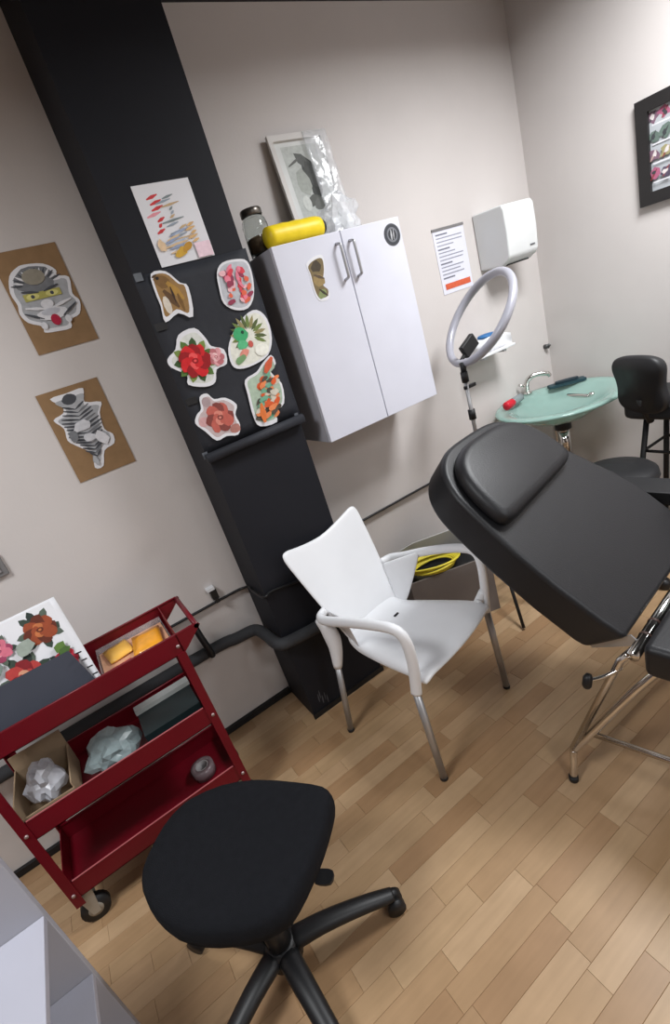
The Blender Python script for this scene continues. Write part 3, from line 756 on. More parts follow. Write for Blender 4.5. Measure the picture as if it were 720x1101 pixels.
bm = bmesh.new(); tube(bm, [(rx + .071, ry + .013, rz), (rx + .082, ry + .015, rz), (rx + .16, ry + .03, rz), (rx + .166, ry + .031, rz)], [.013, .0215, .0215, .016], 14); obj('bottle_body', bm, M_bottle, t)

# ------------------------------------------------------------------ ring light on stand
t = thing('ring_light', 'silver white ring light on a tripod behind the treatment bed', 'lamp', (1.588, 1.62, 0))
RC = Vector((1.734, 1.62, 1.393)); RN = Vector((.758, -.2, -.62)).normalized()
a = RN.cross(Vector((0, 0, 1))).normalized(); b = RN.cross(a)
bm = bmesh.new()
ringpts = [RC + (a * math.cos(2 * math.pi * k / 56) + b * math.sin(2 * math.pi * k / 56)) * .201 for k in range(56)]
tube(bm, ringpts, .0175, 12, closed=True, flat=1.0); obj('ring_housing', bm, mat('silver_ring', (172, 172, 182), .3, metal=.15, var=.02), t)
bm = bmesh.new(); tube(bm, [p + RN * .0105 for p in ringpts], .0105, 10, closed=True); obj('diffuser', bm, M_greyp, t)
low = RC + b * (.201 if b.z < 0 else -.201)
bm = bmesh.new(); cyl(bm, (1.588, 1.62, 0.16), (1.588, 1.62, .78), .013, n=14); obj('pole', bm, M_alu, t)
bm = bmesh.new(); cyl(bm, (1.588, 1.62, .78), (1.588, 1.62, 1.20), .009, n=14); obj('pole_extension', bm, M_alu, t)
for z in (.76, .99, 1.16):
    bm = bmesh.new(); cyl(bm, (1.588, 1.62, z), (1.588, 1.62, z + .045), .016, n=14); obj('clamp', bm, M_black, t)
bm = bmesh.new(); box(bm, 1.575, 1.64, 1.612, 1.628, 1.128, 1.144); obj('clamp_lever', bm, M_black, t, bevel=.003)
bm = bmesh.new(); tube(bm, [(1.588, 1.62, 1.20), (1.592, 1.62, 1.235), low], [.012, .014, .012], 12); obj('tilt_joint', bm, M_black, t)
bm = bmesh.new()
tube(bm, smoothpath([low + Vector((0, 0, .01)), low + Vector((.025, -.004, .03)), low + Vector((.05, -.005, .055))], 4), .009, 8)
vs = box(bm, -.045, .045, -.012, .012, -.03, .03)
bmesh.ops.rotate(bm, verts=vs, cent=(0, 0, 0), matrix=Matrix.Rotation(-.5, 3, 'Y')); bmesh.ops.translate(bm, verts=vs, vec=low + Vector((.06, -.005, .06)))
obj('phone_holder', bm, M_black, t, bevel=.008)
for ang in (20, 235, 290):
    c, s = math.cos(math.radians(ang)), math.sin(math.radians(ang))
    bm = bmesh.new(); tube(bm, [(1.588, 1.62, .32), (1.588 + .26 * c, 1.62 + .26 * s, .009)], .008, 8); obj('tripod_leg', bm, M_black, t)

# ------------------------------------------------------------------ treatment bed
O = Vector((1.043, .659, .601)); W = Vector((.988, .157, 0)).normalized()
U = Vector((-.116, .727, .676)).normalized(); Nn = W.cross(U).normalized()
if Nn.z < 0: Nn = -Nn
Bh = Vector((-.157, .988, 0)).normalized()
t = thing('treatment_bed', 'black vinyl treatment bed with raised backrest and chrome legs', 'bed', (1.3, .7, 0))
def slab(name, poly, o, ax, ay, th, m, bev, par=t, lab=None):
    bm = bmesh.new(); n = ax.cross(ay).normalized()
    if n.z < 0: n = -n
    prism(bm, poly, o - n * th, ax, ay, th, axn=n)
    return obj(name, bm, m, par, bevel=bev, label=lab)
head = [(p.x, p.y) for p in smoothpath([(-.06, .35, 0), (-.057, .5, 0), (-.045, .60, 0), (.0, .68, 0), (.08, .727, 0), (.2, .737, 0), (.33, .732, 0), (.40, .705, 0), (.45, .64, 0), (.48, .56, 0), (.515, .45, 0), (.57, .32, 0)], 4)]
back = [(-.020, -.012), (-.034, .06), (-.052, .2)] + head + [(.596, .2), (.60, -.012)]
bm = bmesh.new(); prism(bm, back, O - Nn * .138, W, U, .138, axn=Nn)
for v in bm.verts:
    if (v.co - O).dot(Nn) < -.1 and (v.co - O).dot(U) < .0: v.co += U * .035
bk = obj('backrest', bm, M_vinyl, t, bevel=.018)
pil = [(-.032, .415), (.20, .43), (.445, .448), (.437, .56), (.42, .62), (.37, .68), (.28, .70), (.12, .70), (.04, .675), (-.01, .62), (-.03, .54)]
bm = bmesh.new(); cushion(bm, pil, O + Nn * .0005, W, U, Nn, .05, .032)
obj('head_pillow', bm, M_vinyl, t, label='raised black head cushion')
seat = [(-.055, -.62), (-.055, -.055), (.592, -.055), (.592, -.62)]
slab('seat_cushion', seat, O + Vector((0, 0, .012)), W, Bh, .10, M_vinyl, .02)
foot = [(-.055, -1.15), (-.055, -.64), (.592, -.64), (.592, -1.15)]
slab('leg_cushion', foot, O + Vector((0, 0, .012)), W, Bh, .10, M_vinyl, .02)
def bp(w, u, z=0): return O + W * w + Bh * u + Vector((0, 0, z))
bm = bmesh.new(); tube(bm, [bp(-.05, -.03, -.035), bp(.59, -.03, -.035)], .016, 12); obj('hinge_tube', bm, M_chrome, t, label='chrome hinge tube')
for w in (.035, .10):
    bm = bmesh.new(); tube(bm, [bp(w, -.03, -.035), bp(w + .008, -.03, -.035)], .0175, 12)
    obj('collar', bm, mat('dark_collar', (60, 40, 34), .5), t)
Uw = lambda w, u: O + W * w + U * u - Nn * .139
for w in (.0, .56):
    bm = bmesh.new(); prism(bm, [(-.012, .0), (.023, -.135), (.010, -.137), (-.034, -.035), (-.04, .0)], O + W * w, U, Nn, .004)
    obj('bracket_plate', bm, M_alu, t)
for w in (0.0, .54):
    bm = bmesh.new()
    fx = bp(w + .05, .06); elb = bp(w + .04, .055); elb.z = .10; f0 = Vector((fx.x, fx.y, .0))
    if w == 0.0: f0 = Vector((.922, .809, .0)); elb = Vector((.953, .818, .10))
    tube(bm, smoothpath([f0 + Vector((0, 0, .012)), f0.lerp(elb, .6) , elb, elb.lerp(bp(w + .02, -.06, -.13), .12), bp(w + .02, -.06, -.13), bp(w + .05, -.14, -.10)], 4), .0125, 10)
    obj('leg', bm, M_chrome, t)
    bm = bmesh.new(); tube(bm, [elb + Vector((0, 0, .012)), bp(w - .01, .02, -.10), bp(w, -.01, -.06)], .011, 10); obj('brace', bm, M_chrome, t)
    bm = bmesh.new(); tube(bm, [f0 + Vector((0, 0, .0)), f0 + Vector((0, 0, .018))], .0155, 10); obj('foot_cap', bm, M_black, t)
    bm = bmesh.new(); st = elb.lerp(bp(w + .02, -.06, -.13), .25)
    tube(bm, [st, bp(w + .06, -.55) * 1.0 - Vector((0, 0, .60 - .15)), bp(w + .06, -1.0) - Vector((0, 0, .60 - .15))], .010, 10); obj('side_rail', bm, M_chrome, t)
    bm = bmesh.new(); tube(bm, [bp(w + .04, -.95, -.09), bp(w + .06, -1.0) - Vector((0, 0, .60 - .15)), bp(w + .06, -1.02) - Vector((0, 0, .599))], .0125, 10); obj('leg', bm, M_chrome, t)
bm = bmesh.new(); e1 = Vector((.953, .818, .10)); e2 = bp(.58, .055); e2.z = .10
tube(bm, [e1, e2], .010, 10); obj('cross_rail', bm, M_chrome, t)
bm = bmesh.new(); tube(bm, smoothpath([bp(-.005, .02, -.13), bp(-.05, .05, -.14), bp(-.085, .085, -.145)], 3), .006, 8); obj('lever_rod', bm, M_chrome, t)
bm = bmesh.new(); tube(bm, [bp(-.075, .08, -.125), bp(-.08, .082, -.135), bp(-.085, .085, -.16), bp(-.087, .086, -.168)], [.008, .0135, .0135, .009], 10); obj('lever_knob', bm, M_black, t)
slab('armrest', smooth2([(.66, -.10), (.76, -.10), (.77, .0), (.77, .3), (.75, .34), (.67, .34), (.65, .3)], 3), O + Vector((0, 0, .10)), W, Bh, .05, M_vinyl_side, .015)
bm = bmesh.new(); tube(bm, smoothpath([bp(.71, .1, .05), bp(.71, .1, -.06), bp(.62, .06, -.10), bp(.55, .03, -.06)], 4), .012, 10); obj('armrest_bracket', bm, M_black, t)

# ------------------------------------------------------------------ high chair with black back, low stool, white drawers
HX, HY = 2.385, 1.172
t = thing('high_chair', 'black padded high chair with curved back beside the glass basin', 'chair', (HX, HY, 0), 0)
bm = bmesh.new(); prism(bm, smooth2([(-.15, -.15), (0, -.17), (.15, -.15), (.17, 0), (.15, .15), (0, .17), (-.15, .15), (-.17, 0)], 4), (HX, HY, .757), (1, 0, 0), (0, 1, 0), .075); obj('seat', bm, M_vinyl_side, t, bevel=.02)
ba = math.radians(165)
bd = Vector((math.cos(ba), math.sin(ba), 0)); bs = Vector((-bd.y, bd.x, 0))
kid = [(a * 1.28, b) for a, b in smooth2([(-.075, .0), (-.098, .05), (-.086, .12), (-.102, .20), (-.08, .245), (0, .256), (.08, .245), (.102, .20), (.086, .12), (.098, .05), (.075, .0), (0, -.012)], 4)]
bm = bmesh.new(); cushion(bm, kid, Vector((HX, HY, .808)) + bd * .20, bs, (bd * .12 + Vector((0, 0, 1))).normalized(), -bd, .06, .035)
obj('backrest', bm, M_vinyl_side, t)
bm = bmesh.new(); q = Vector((HX, HY, .745)) + bd * .15; tube(bm, [q, q + bd * .05 + Vector((0, 0, .12))], .016, 8); obj('back_support', bm, M_black, t)
for sx in (-1, 1):
    for sy in (-1, 1):
        bm = bmesh.new(); tube(bm, [(HX + sx * .085, HY + sy * .085, .757), (HX + sx * .16, HY + sy * .16, .0)], .013, 8); obj('leg', bm, M_black, t)
for z, k in ((.28, .132), (.58, .102)):
    bm = bmesh.new()
    tube(bm, [(HX - k, HY - k, z), (HX + k, HY - k, z), (HX + k, HY + k, z), (HX - k, HY + k, z)], .008, 8, closed=True); obj('rung', bm, M_black, t)
t = thing('low_stool', 'low black padded stool between treatment bed and high chair', 'stool', (1.965, 1.215, 0))
LX, LY = 1.965, 1.215
bm = bmesh.new(); lathe(bm, [(.11, .555), (.15, .565), (.16, .59), (.155, .615), (.14, .627), (.05, .63)], (LX, LY, 0), 28); obj('seat', bm, M_vinyl_side, t)
bm = bmesh.new(); cyl(bm, (LX, LY, .10), (LX, LY, .555), .025, n=14); obj('column', bm, M_chrome, t)
for k in range(5):
    a0 = 2 * math.pi * k / 5 + .2; c, s = math.cos(a0), math.sin(a0)
    bm = bmesh.new(); tube(bm, [(LX + .02 * c, LY + .02 * s, .11), (LX + .15 * c, LY + .15 * s, .065)], [.02, .014], 8); obj('leg', bm, M_black, t)
    bm = bmesh.new(); cyl(bm, (LX + .15 * c - .02 * s, LY + .15 * s + .02 * c, .026), (LX + .15 * c + .02 * s, LY + .15 * s - .02 * c, .026), .025, n=12); obj('caster', bm, M_black, t)
t = thing('drawer_tower', 'white plastic drawer tower against the right wall behind the high chair', 'drawers', (2.52, .86, 0))
obj('carcass', bx(2.40, 2.655, .70, .97, .0, 1.07), M_white, t, bevel=.006)
for k in range(4):
    d = obj('drawer', bx(2.388, 2.3998, .715, .955, .03 + k * .255, .27 + k * .255), M_lam, t, bevel=.003)
    obj('drawer_pull', bx(2.376, 2.388, .79, .88, .19 + k * .255, .205 + k * .255), M_greyp, d)

# ------------------------------------------------------------------ grey bin with yellow cable
BR = math.radians(-22)
t = thing('storage_bin', 'grey brown open storage bin behind the white armchair', 'bin', (1.12, 1.765, 0), BR)
bw, bdp, bz = .42, .215, .315
bm = bmesh.new()
for a in ((0, bw, 0, .008, .008, bz), (0, bw, bdp - .008, bdp, .008, bz), (0, .008, .008, bdp - .008, .008, bz), (bw - .008, bw, .008, bdp - .008, .008, bz), (0, bw, 0, bdp, 0, .008)): box(bm, *a)
obj('bin_body', bm, M_bin, t, local=True)
bm = bmesh.new(); prism(bm, [(0, 0), (bw, 0), (bw, .09), (bw - .1, .12), (.1, .12), (0, .09)], (0, bdp - .012, bz + .001), (1, 0, 0), Vector((0, -.25, .96)).normalized(), .006, axn=(0, 1, .2))
obj('bin_lid', bm, M_binlid, t, local=True, label='grey lid flap standing at the back')
obj('dark_contents', bx(.010, bw - .010, .010, bdp - .010, .05, .30), M_black, t, local=True)
r1 = random.Random(8)
bm = bmesh.new(); bmat4 = Matrix.Translation((1.12, 1.765, 0)) @ Matrix.Rotation(BR, 4, 'Z')
for k in range(7):
    pts = []
    for j in range(30):
        a0 = 2 * math.pi * j / 30
        pts.append(bmat4 @ Vector((.155 + r1.uniform(-.001, .001) + (.105 + .006 * k) * math.cos(a0), .075 + (.068 + .004 * (k % 4)) * math.sin(a0), bz + .0075 + .0055 * k + .004 * math.sin(a0 * 2 + k))))
    tube(bm, pts, .0055, 7, closed=True)
tag(obj('cable_coil', bm, M_cable), 'coil of yellow cable lying on top of the grey bin', 'cable')
tag(crumple('olive_cloth', M_olive, (1.68, 1.88, .13), (.035, .05, .17), 5.2, .15, zmin=0, sub=3), 'olive grey cloth bundle at the right end of the grey bin', 'cloth')

# ------------------------------------------------------------------ white armchair
CR = math.radians(13.6)
t = thing('plastic_armchair', 'white plastic armchair with aluminium legs in front of the pillar', 'chair', (.866, 1.177, 0), CR)
def lobj(name, bm, m, **k): return obj(name, bm, m, t, local=True, **k)
# seat
top, bot = [], []
for i in range(13):
    v = i / 12; yv = -.03 + v * .44; hw = .226 - .072 * v ** 1.6
    yv0 = yv
    rt, rb = [], []
    for j in range(15):
        u = j / 14 * 2 - 1
        yv = yv0 - (.018 * (1 - u * u) if i < 4 else 0) * (1 - i / 4)
        z = .476 - .056 * v - .012 * (1 - u * u) * math.sin(math.pi * min(1, v + .1))
        if v < .17: z -= .022 * ((.17 - v) / .17) ** 2
        if abs(u) > .86: z -= .015 * ((abs(u) - .86) / .14) ** 1.5
        if v > .85: z += .04 * ((v - .85) / .15) ** 2
        rt.append((hw * u, yv, z)); rb.append((hw * u * .985, yv + (.006 if i == 0 else 0), z - (.016 if abs(u) < .9 else .03)))
    top.append(rt); bot.append(rb)
bm = bmesh.new(); shell(bm, top, bot); seat_o = lobj('seat', bm, M_white, subsurf=1)
for x, yy in ((-.045, .29), (.05, .31)):
    bm = bmesh.new(); tube(bm, [(x - .012, yy, .4285), (x + .012, yy, .4285)], .0055, 8)
    lobj('drain_slot', bm, M_black)
# back
def back_pt(u, v):
    hw = .150 + .095 * v - .022 * v * v
    if v > .92: hw -= .010 * ((v - .92) / .08) ** 2
    zt = .802 + .046 * abs(u) ** 1.6
    if abs(u) > .86: zt -= .012 * ((abs(u) - .86) / .14) ** 2
    return (hw * u, .388 + .152 * v + .012 * v * v - .012 * u * u, .412 + v * (zt - .412))
top, bot = [], []
for i in range(19):
    v = i / 18
    top.append([back_pt(j / 18 * 2 - 1, v) for j in range(19)])
    bot.append([(p[0], p[1] + .011, p[2] - .003) for p in top[-1]])
bm = bmesh.new(); shell(bm, top, bot); lobj('backrest', bm, M_white, subsurf=1)
for sx in (-1, 1):
    bm = bmesh.new()
    b0 = Vector(back_pt(sx, .385))
    pts = smoothpath([(b0.x, b0.y + .012, b0.z), (sx * .226, b0.y - .01, b0.z + .004), (sx * .238, .36, .592), (sx * .246, .24, .627), (sx * .25, .12, .655), (sx * .248, .04, .664), (sx * .243, .004, .648), (sx * .238, -.008, .60), (sx * .236, -.004, .52), (sx * .238, .006, .45), (sx * .2415, .014, .395)], 5)
    n = len(pts)
    tube(bm, pts, [.0145] * n, 12, flat=1.35, up=(0, 0, 1))
    lobj('armrest', bm, M_white)
    top, bot = [], []
    for i in range(9):
        w = i / 8; e = Vector(back_pt(sx * .97, .0 + .39 * w))
        f = Vector((sx * (.16 + .082 * w), e.y - .035 - .14 * w ** .9, e.z + .052 * w))
        row = [e.lerp(f, q / 6) for q in range(7)]
        top.append([(p.x, p.y, p.z) for p in row]); bot.append([(p.x - sx * .007, p.y + .003, p.z) for p in row])
    bm = bmesh.new(); shell(bm, top, bot)
    lobj('side_web', bm, M_white, subsurf=1)
    # gusset joining the front post to the seat edge
    bm = bmesh.new(); tube(bm, smoothpath([(sx * .20, .02, .452), (sx * .222, .02, .455), (sx * .236, .006, .49)], 3), [.016, .017, .018, .019, .018, .017, .016], 10); lobj('gusset', bm, M_white)
    # rear leg sleeve and alu legs
    bm = bmesh.new(); tube(bm, smoothpath([(sx * .218, .448, .565), (sx * .205, .43, .50), (sx * .205, .425, .43), (sx * .224, .431, .335)], 4), [.018, .021, .024, .027, .030, .031, .031, .03, .028, .026, .023, .02, .017], 12); lobj('leg_sleeve', bm, M_white)
    bm = bmesh.new(); tube(bm, [(sx * .2235, .4308, .337), (sx * .252, .461, .008)], .0128, 12); lobj('leg', bm, M_alu, label='round aluminium rear leg')
    bm = bmesh.new(); tube(bm, [(sx * .2415, .014, .397), (sx * .2455, .0, .008)], .0135, 12); lobj('leg', bm, M_alu, label='round aluminium front leg')
    for px, py in ((sx * .252, .461), (sx * .2455, .0)):
        bm = bmesh.new(); tube(bm, [(px, py, 0), (px, py, .012)], .0145, 12); lobj('foot_cap', bm, M_black)

# ------------------------------------------------------------------ black swivel stool
t = thing('swivel_stool', 'black swivel chair base with fabric seat and no back in the foreground', 'stool', (-.055, 1.03, 0))
out = [(-.105, 1.247), (-.019, 1.217), (.068, 1.153), (.15, 1.057), (.197, .99), (.199, .951), (.165, .910), (.109, .862), (.058, .828), (.006, .80), (-.032, .79), (-.085, .804), (-.144, .84), (-.2, .887), (-.246, .945), (-.273, 1.009), (-.285, 1.082), (-.274, 1.14), (-.242, 1.183), (-.196, 1.225), (-.15, 1.245)]
out = smooth2(out, 2)
def ringz(s, z): return [Vector((p[0], p[1], z)) for p in scaled(out, s)]
bm = bmesh.new()
rings = [ringz(.93, .432), ringz(.985, .445), ringz(1.0, .468), ringz(.985, .492), ringz(.94, .503), ringz(.80, .505), ringz(.5, .502), ringz(.2, .499)]
R = [[bm.verts.new(p) for p in r] for r in rings]
for A, B in zip(R, R[1:]):
    for k in range(len(A)):
        f = bm.faces.new((A[k], A[(k + 1) % len(A)], B[(k + 1) % len(A)], B[k])); f.smooth = True
bm.faces.new(R[0][::-1]); bm.faces.new(R[-1])
obj('seat', bm, M_fabric, t)
bm = bmesh.new()
R = [[bm.verts.new(p) for p in r] for r in (ringz(.5, .395), ringz(.85, .405), ringz(.925, .432))]
for A, B in zip(R, R[1:]):
    for k in range(len(A)):
        f = bm.faces.new((A[k], A[(k + 1) % len(A)], B[(k + 1) % len(A)], B[k])); f.smooth = True
bm.faces.new(R[0][::-1]); bm.faces.new(R[-1]); obj('seat_pan', bm, M_black, t)
hx, hy = -.075, .998
bm = bmesh.new(); box(bm, hx - .07, hx + .07, hy - .09, hy + .09, .355, .396); obj('mechanism', bm, M_black, t, bevel=.008)
bm = bmesh.new(); cyl(bm, (hx, hy, .09), (hx, hy, .25), .032, n=18); cyl(bm, (hx, hy, .25), (hx, hy, .36), .016, n=18); obj('gas_column', bm, M_black, t)
bm = bmesh.new(); tube(bm, [(hx + .06, hy - .03, .375), (.045, .90, .378), (.068, .882, .385)], .006, 8)
prism(bm, smooth2([(-.02, -.012), (.02, -.016), (.024, .012), (-.018, .016)], 3), (.085, .868, .385), Vector((.78, -.62, 0)), Vector((.62, .78, .1)), .008); obj('height_lever', bm, M_black, t)
bm = bmesh.new(); lathe(bm, [(.05, .075), (.052, .10), (.045, .125), (.035, .135)], (hx, hy, 0), 20); obj('hub', bm, M_black, t)
for k in range(5):
    a0 = math.radians(-14.3 + 72 * k); c, s = math.cos(a0), math.sin(a0); P = lambda r, z, q=0: Vector((hx + r * c - q * s, hy + r * s + q * c, z))
    bm = bmesh.new(); tube(bm, smoothpath([P(.03, .112), P(.12, .11), P(.22, .092), P(.30, .07), P(.325, .064)], 3), [.03, .03, .029, .028, .027, .026, .025, .024, .023, .022, .021, .02, .019], 12, flat=.72); obj('leg', bm, M_black, t)
    cs = obj('caster', (lambda bm: (cyl(bm, P(.322, .028, -.024), P(.322, .028, -.005), .027, n=16), cyl(bm, P(.322, .028, .005), P(.322, .028, .024), .027, n=16), cyl(bm, P(.322, .028, -.005), P(.322, .028, .005), .012, n=12), cyl(bm, P(.318, .036), P(.318, .064), .009, n=10), bm)[-1])(bmesh.new()), M_black, t)

# ------------------------------------------------------------------ red tool trolley
TX0, TX1, TY0, TY1 = -.575, .066, 1.562, 1.845
t = thing('tool_trolley', 'dark red three tray metal trolley on casters by the left wall', 'trolley', ((TX0 + TX1) / 2, (TY0 + TY1) / 2, 0))
def tray(z0, z1, top=False):
    bm = bmesh.new(); w = .003
    box(bm, TX0, TX1, TY0, TY1, z0, z0 + w)
    if top:
        for yy in (TY0, TY1 - w):
            prism(bm, [(TX0 - .06, z1), (TX0, z0), (TX1, z0), (TX1 + .018, z0 + .012), (TX1 + .082, z1 - .008), (TX1 + .078, z1)], (0, yy, 0), (1, 0, 0), (0, 0, 1), w, axn=(0, 1, 0))
    else:
        box(bm, TX0, TX1, TY0, TY0 + w, z0, z1); box(bm, TX0, TX1, TY1 - w, TY1, z0, z1)
    box(bm, TX0, TX0 + w, TY0, TY1, z0, z1); box(bm, TX1 - w, TX1, TY0, TY1, z0, z1)
    if not top:
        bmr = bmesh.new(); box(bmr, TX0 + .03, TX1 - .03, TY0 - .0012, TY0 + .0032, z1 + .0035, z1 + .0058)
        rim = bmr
    # rolled lips
    for yy in (TY0 + .004, TY1 - .004): cyl(bm, (TX0, yy, z1), (TX1 + (.07 if top else 0), yy, z1), .004, n=8)
    o = obj('tray', bm, M_red, t)
    if not top: obj('pale_edge', rim, mat('pale_red_edge', (176, 96, 100), .35), o)  # thin strip in a paler red along the front lip
    return o
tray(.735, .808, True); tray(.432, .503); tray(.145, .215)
bm = bmesh.new(); cyl(bm, (TX1 + .07, TY0, .80), (TX1 + .07, TY1, .80), .009, n=12); obj('handle', bm, M_red, t)
for x in (TX0 + .0, TX1 + .0):
    for yy, sy in ((TY0, 1), (TY1, -1)):
        sx = 1 if x < -.3 else -1
        bm = bmesh.new(); box(bm, x - sx * .003, x + sx * .026, yy - sy * .0035, yy - sy * .0005, .115, .74); box(bm, x - sx * .0035, x - sx * .0005, yy - sy * .0035, yy + sy * .026, .115, .74)
        po = obj('post', bm, M_red, t)
        for z in (.17, .465, .77 if sx < 0 else .72):
            if sy > 0:
                bm = bmesh.new(); cyl(bm, (x + sx * .011, yy - .003, z), (x + sx * .011, yy - .0075, z), .006, n=10); obj('bolt', bm, M_rivet, po)
for x in (TX0 + .03, TX1 - .03):
    for yy in (TY0 + .03, TY1 - .03):
        cz = .047
        bm = bmesh.new(); cyl(bm, (x, yy - .013, cz), (x, yy + .013, cz), .047, n=20); c0 = obj('caster', bm, M_black, t)
        bm = bmesh.new(); cyl(bm, (x, yy - .0155, cz), (x, yy + .0155, cz), .024, n=16)
        for s in (-1, 1): prism(bm, [(-.012, -.01), (.012, -.01), (.026, .095), (-.026, .095)], (x, yy + s * .018, cz), (1, 0, 0), (0, 0, 1), .0025, axn=(0, s, 0))
        box(bm, x - .03, x + .03, yy - .022, yy + .022, .138, .1445); obj('fork', bm, M_zinc, c0, label='pale zinc caster fork')

# on the top tray: flash book
ZTR = .7385
t = thing('flash_book', 'open flash book with painted red roses standing on the trolley', 'book', (-.38, 1.66, ZTR))
r1 = random.Random(14)
bm = bmesh.new(); PWd, PHt = .368, .33
bo = Vector((-.568, 1.632, ZTR + .002)); av = Vector((0, .115, .31)).normalized(); nv = Vector(AX).cross(av).normalized()
top, bot = [], []
for i in range(9):
    v = i / 8; rt, rb = [], []
    for j in range(17):
        u = j / 16; x = u * PWd
        cur = .05 * max(0, (u - .9) / .1) ** 2 * (1 - v) ** 1.5
        p = bo + Vector(AX) * (x + .018 * (1 - v) * max(0, (u - .75) / .25) ** 2) + av * (v * PHt) + nv * cur
        rt.append(p + nv * .004); rb.append(p)
    top.append(rt); bot.append(rb)
shell(bm, top, bot); obj('white_page', bm, M_paper, t)
def motif(cx, cz, r, cols, nl, seed):
    rr = random.Random(seed); L = []
    for k in range(nl):
        a0 = 2 * math.pi * k / nl + rr.uniform(-.3, .3)
        L.append((leaf(cx + r * .6 * math.cos(a0), cz + r * .6 * math.sin(a0), r * .85, r * .26, a0), ((52, 66, 56), (84, 96, 84), (40, 52, 48))[k % 3]))
    return L + rose(cx, cz, r, *cols, rr, 8)
C1 = ((96, 40, 24), (150, 70, 40), (190, 112, 66)); C2 = ((130, 26, 34), (182, 62, 58), (222, 158, 126)); C3 = ((140, 20, 40), (190, 40, 60), (220, 90, 100))
L = motif(.293, .255, .047, C1, 8, 1) + motif(.203, .14, .055, C2, 9, 2) + motif(.318, .13, .035, C3, 5, 3) + motif(.173, .25, .035, ((150, 60, 90), (206, 110, 130), (226, 160, 170)), 5, 4) + motif(.07, .14, .05, C1, 7, 5) + motif(.07, .265, .04, C2, 7, 6)
L += [(leaf(.305, .165, .04, .016, .7), (92, 124, 56)), (leaf(.308, .155, .04, .014, .3), (74, 104, 48)), (ell(.238, .225, .03, .02, 10, .4, .2, r1), (150, 160, 150)), (ell(.138, .2, .03, .018, 10, .2, .2, r1), (120, 134, 126))]
art('rose_print', [(0.004, .01), (.31, .01), (.352, .1), (.352, PHt - .006), (.004, PHt - .006)], L, bo + nv * .0042, AX, av, M_paper, .0006, step=.0001, parent=t)
bm = bmesh.new()
prism(bm, [(0, 0), (.383, 0), (.363, .055), (.338, .165), (0, .165)], bo + Vector((0, -.034, .004)), AX, Vector((0, .05, .158)).normalized(), .004); obj('slate_page', bm, M_slate, t, label='dark slate grey lower page')
bm = bmesh.new()
for k in range(5): tube(bm, [bo + Vector((.356 + k * .004, -.02 - .004 * k, .155 - k * .028)), bo + Vector((.370 + k * .004, -.012 - .004 * k, .15 - k * .028))], .0025, 6)
obj('binding_wire', bm, M_black, t)

t = thing('clear_tray', 'clear plastic tray of packets at the right of the trolley top', 'tray', (-.065, 1.72, ZTR))
bm = bmesh.new(); ax0, ax1, ay0, ay1 = -.185, .052, 1.60, 1.835; w = .002
box(bm, ax0, ax1, ay0, ay1, ZTR + .0005, ZTR + .003)
for a in ((ax0, ax1, ay0, ay0 + w, ZTR + .003, ZTR + .035), (ax0, ax1, ay1 - w, ay1, ZTR + .003, ZTR + .035), (ax0, ax0 + w, ay0 + w, ay1 - w, ZTR + .003, ZTR + .035), (ax1 - w, ax1, ay0 + w, ay1 - w, ZTR + .003, ZTR + .035)): box(bm, *a)
obj('tray_shell', bm, M_film, t)
obj('liner', bx(ax0 + .004, ax1 - .004, ay0 + .004, ay1 - .004, ZTR + .0032, ZTR + .014), M_peach, t)
def packet(name, m, c, sx, sy, rz, label, th=.02):
    bm = bmesh.new(); box(bm, -sx, sx, -sy, sy, 0, th); bmesh.ops.subdivide_edges(bm, edges=bm.edges[:], cuts=3, use_grid_fill=True)
    for v in bm.verts:
        e = max(abs(v.co.x) / sx, abs(v.co.y) / sy); v.co.z = th / 2 + (v.co.z - th / 2) * (1 - .75 * e ** 3) + .002 * noise.noise(v.co * 60)
    bmesh.ops.rotate(bm, verts=bm.verts[:], cent=(0, 0, 0), matrix=Matrix.Rotation(rz, 3, 'Z')); bmesh.ops.translate(bm, verts=bm.verts[:], vec=c)
    return tag(obj(name, bm, m, smooth=True), label, 'packet')
packet('orange_packet', M_orange, (-.02, 1.715, ZTR + .0155), .05, .07, -.1, 'shiny orange packet lying in the clear tray on the trolley', .024)
packet('yellow_packet', mat('amber_packet', (238, 184, 84), .3, var=.1), (-.118, 1.765, ZTR + .0145), .042, .055, .15, 'amber packet left of the orange packet in the clear tray', .016)
packet('pink_packet', M_pinkp, (-.125, 1.64, ZTR + .0145), .04, .03, .1, 'small pink packet at the front of the clear tray', .014)

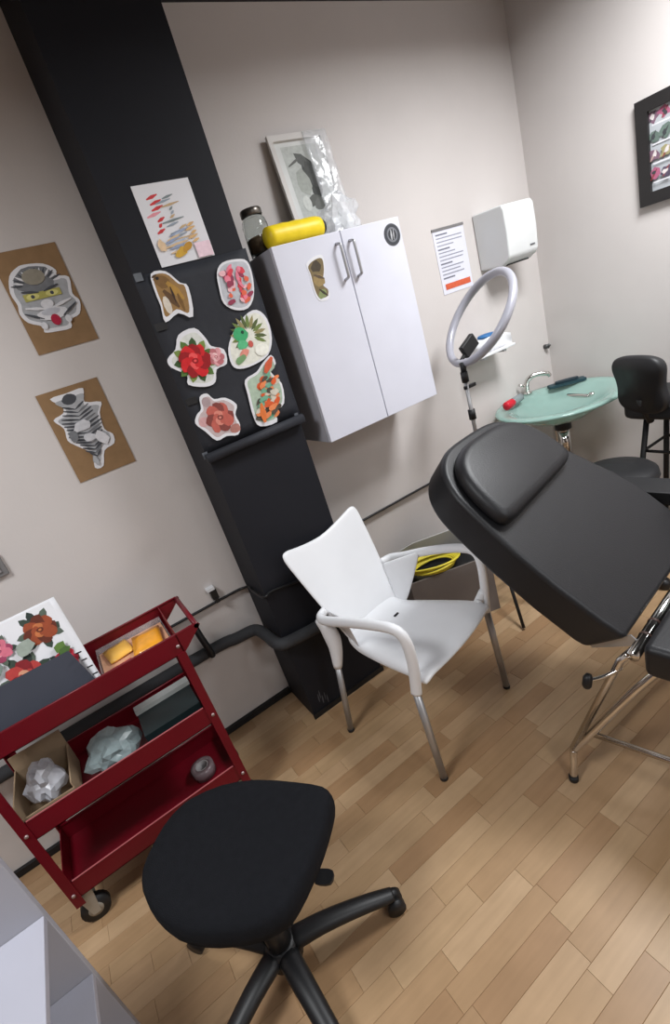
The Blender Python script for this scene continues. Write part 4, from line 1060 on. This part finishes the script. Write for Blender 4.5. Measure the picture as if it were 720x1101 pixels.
# middle tray
ZM = .4355
t = thing('cardboard_box', 'open brown cardboard box at the left of the middle trolley tray', 'box', (-.48, 1.69, ZM))
bm = bmesh.new(); a0, a1, b0, b1, zt = -.568, -.40, 1.575, 1.80, ZM + .075
for a in ((a0, a1, b0, b0 + .004, ZM, zt), (a0, a1, b1 - .004, b1, ZM, zt + .02), (a0, a0 + .004, b0 + .004, b1 - .004, ZM, zt + .03), (a1 - .004, a1, b0 + .004, b1 - .004, ZM, zt + .02), (a0, a1, b0, b1, ZM, ZM + .004)): box(bm, *a)
obj('box_body', bm, M_kraft, t)
bm = bmesh.new(); prism(bm, rect(0, .165, 0, .06), (a1 - .166, b1 - .001, zt + .02), (1, 0, 0), Vector((0, .1, 1)).normalized(), .003); obj('flap', bm, M_kraft, t)
tag(crumple('plastic_bag', M_bag, (-.482, 1.68, ZM + .085), (.055, .068, .075), 2.2, .42, zmin=ZM + .005, freq=1.5, sub=3), 'crumpled white plastic bag stuffed in the cardboard box', 'bag')
tag(crumple('plastic_bag', M_bagt, (-.275, 1.68, ZM + .05), (.085, .075, .06), 4.4, .42, zmin=ZM + .001, freq=1.7, sub=3), 'crumpled pale teal plastic bag in the middle trolley tray', 'bag')
t = thing('flat_box', 'black box with white top at the right of the middle tray', 'box', (-.07, 1.68, ZM))
obj('box_body', bx(-.165, .035, 1.60, 1.77, ZM + .0005, ZM + .075), mat('black_green_box', (28, 40, 42), .4, var=.2), t)
obj('box_lid', bx(-.168, .038, 1.735, 1.773, ZM + .0752, ZM + .092), mat('pale_lid', (176, 180, 178), .5), t, label='pale grey lid')
t = thing('tape_roll', 'roll of clear tape lying in the bottom trolley tray', 'tape', (-.06, 1.70, .1485))
bm = bmesh.new(); lathe(bm, [(.026, .0), (.044, .0), (.044, .042), (.026, .042), (.026, .0)], (-.06, 1.70, .1485), 28, cap=False); obj('tape_winding', bm, mat('smoky_tape', (150, 130, 134), .25, trans=.4), t)
bm = bmesh.new(); lathe(bm, [(.022, .0), (.0258, .0), (.0258, .042), (.022, .042), (.022, .0)], (-.06, 1.70, .1485), 28, cap=False); obj('tape_core', bm, mat('grey_core', (150, 146, 146), .6), t)

# ------------------------------------------------------------------ white rack at lower left
t = thing('white_rack', 'white open rack with stepped shelves in the lower left corner', 'rack', (-.75, .95, 0))
RX, RY = -.459, 1.10
M_rack = mat('grey_white_laminate', (176, 176, 187), .45, var=.02)
obj('back_panel', bx(-1.05, RX, RY, RY + .018, 0, .98), M_lamside, t, bevel=.002)
for z in (.597, .365, .10): obj('shelf', bx(-1.05, RX - .001, RY - .32, RY - .0005, z - .018, z), M_rack, t, bevel=.002)
obj('side_panel', bx(-1.068, -1.0505, RY - .32, RY + .018, 0, .98), M_rack, t, bevel=.002)
obj('front_leg', bx(RX - .028, RX - .003, RY - .318, RY - .293, 0, .0815), M_rack, t)
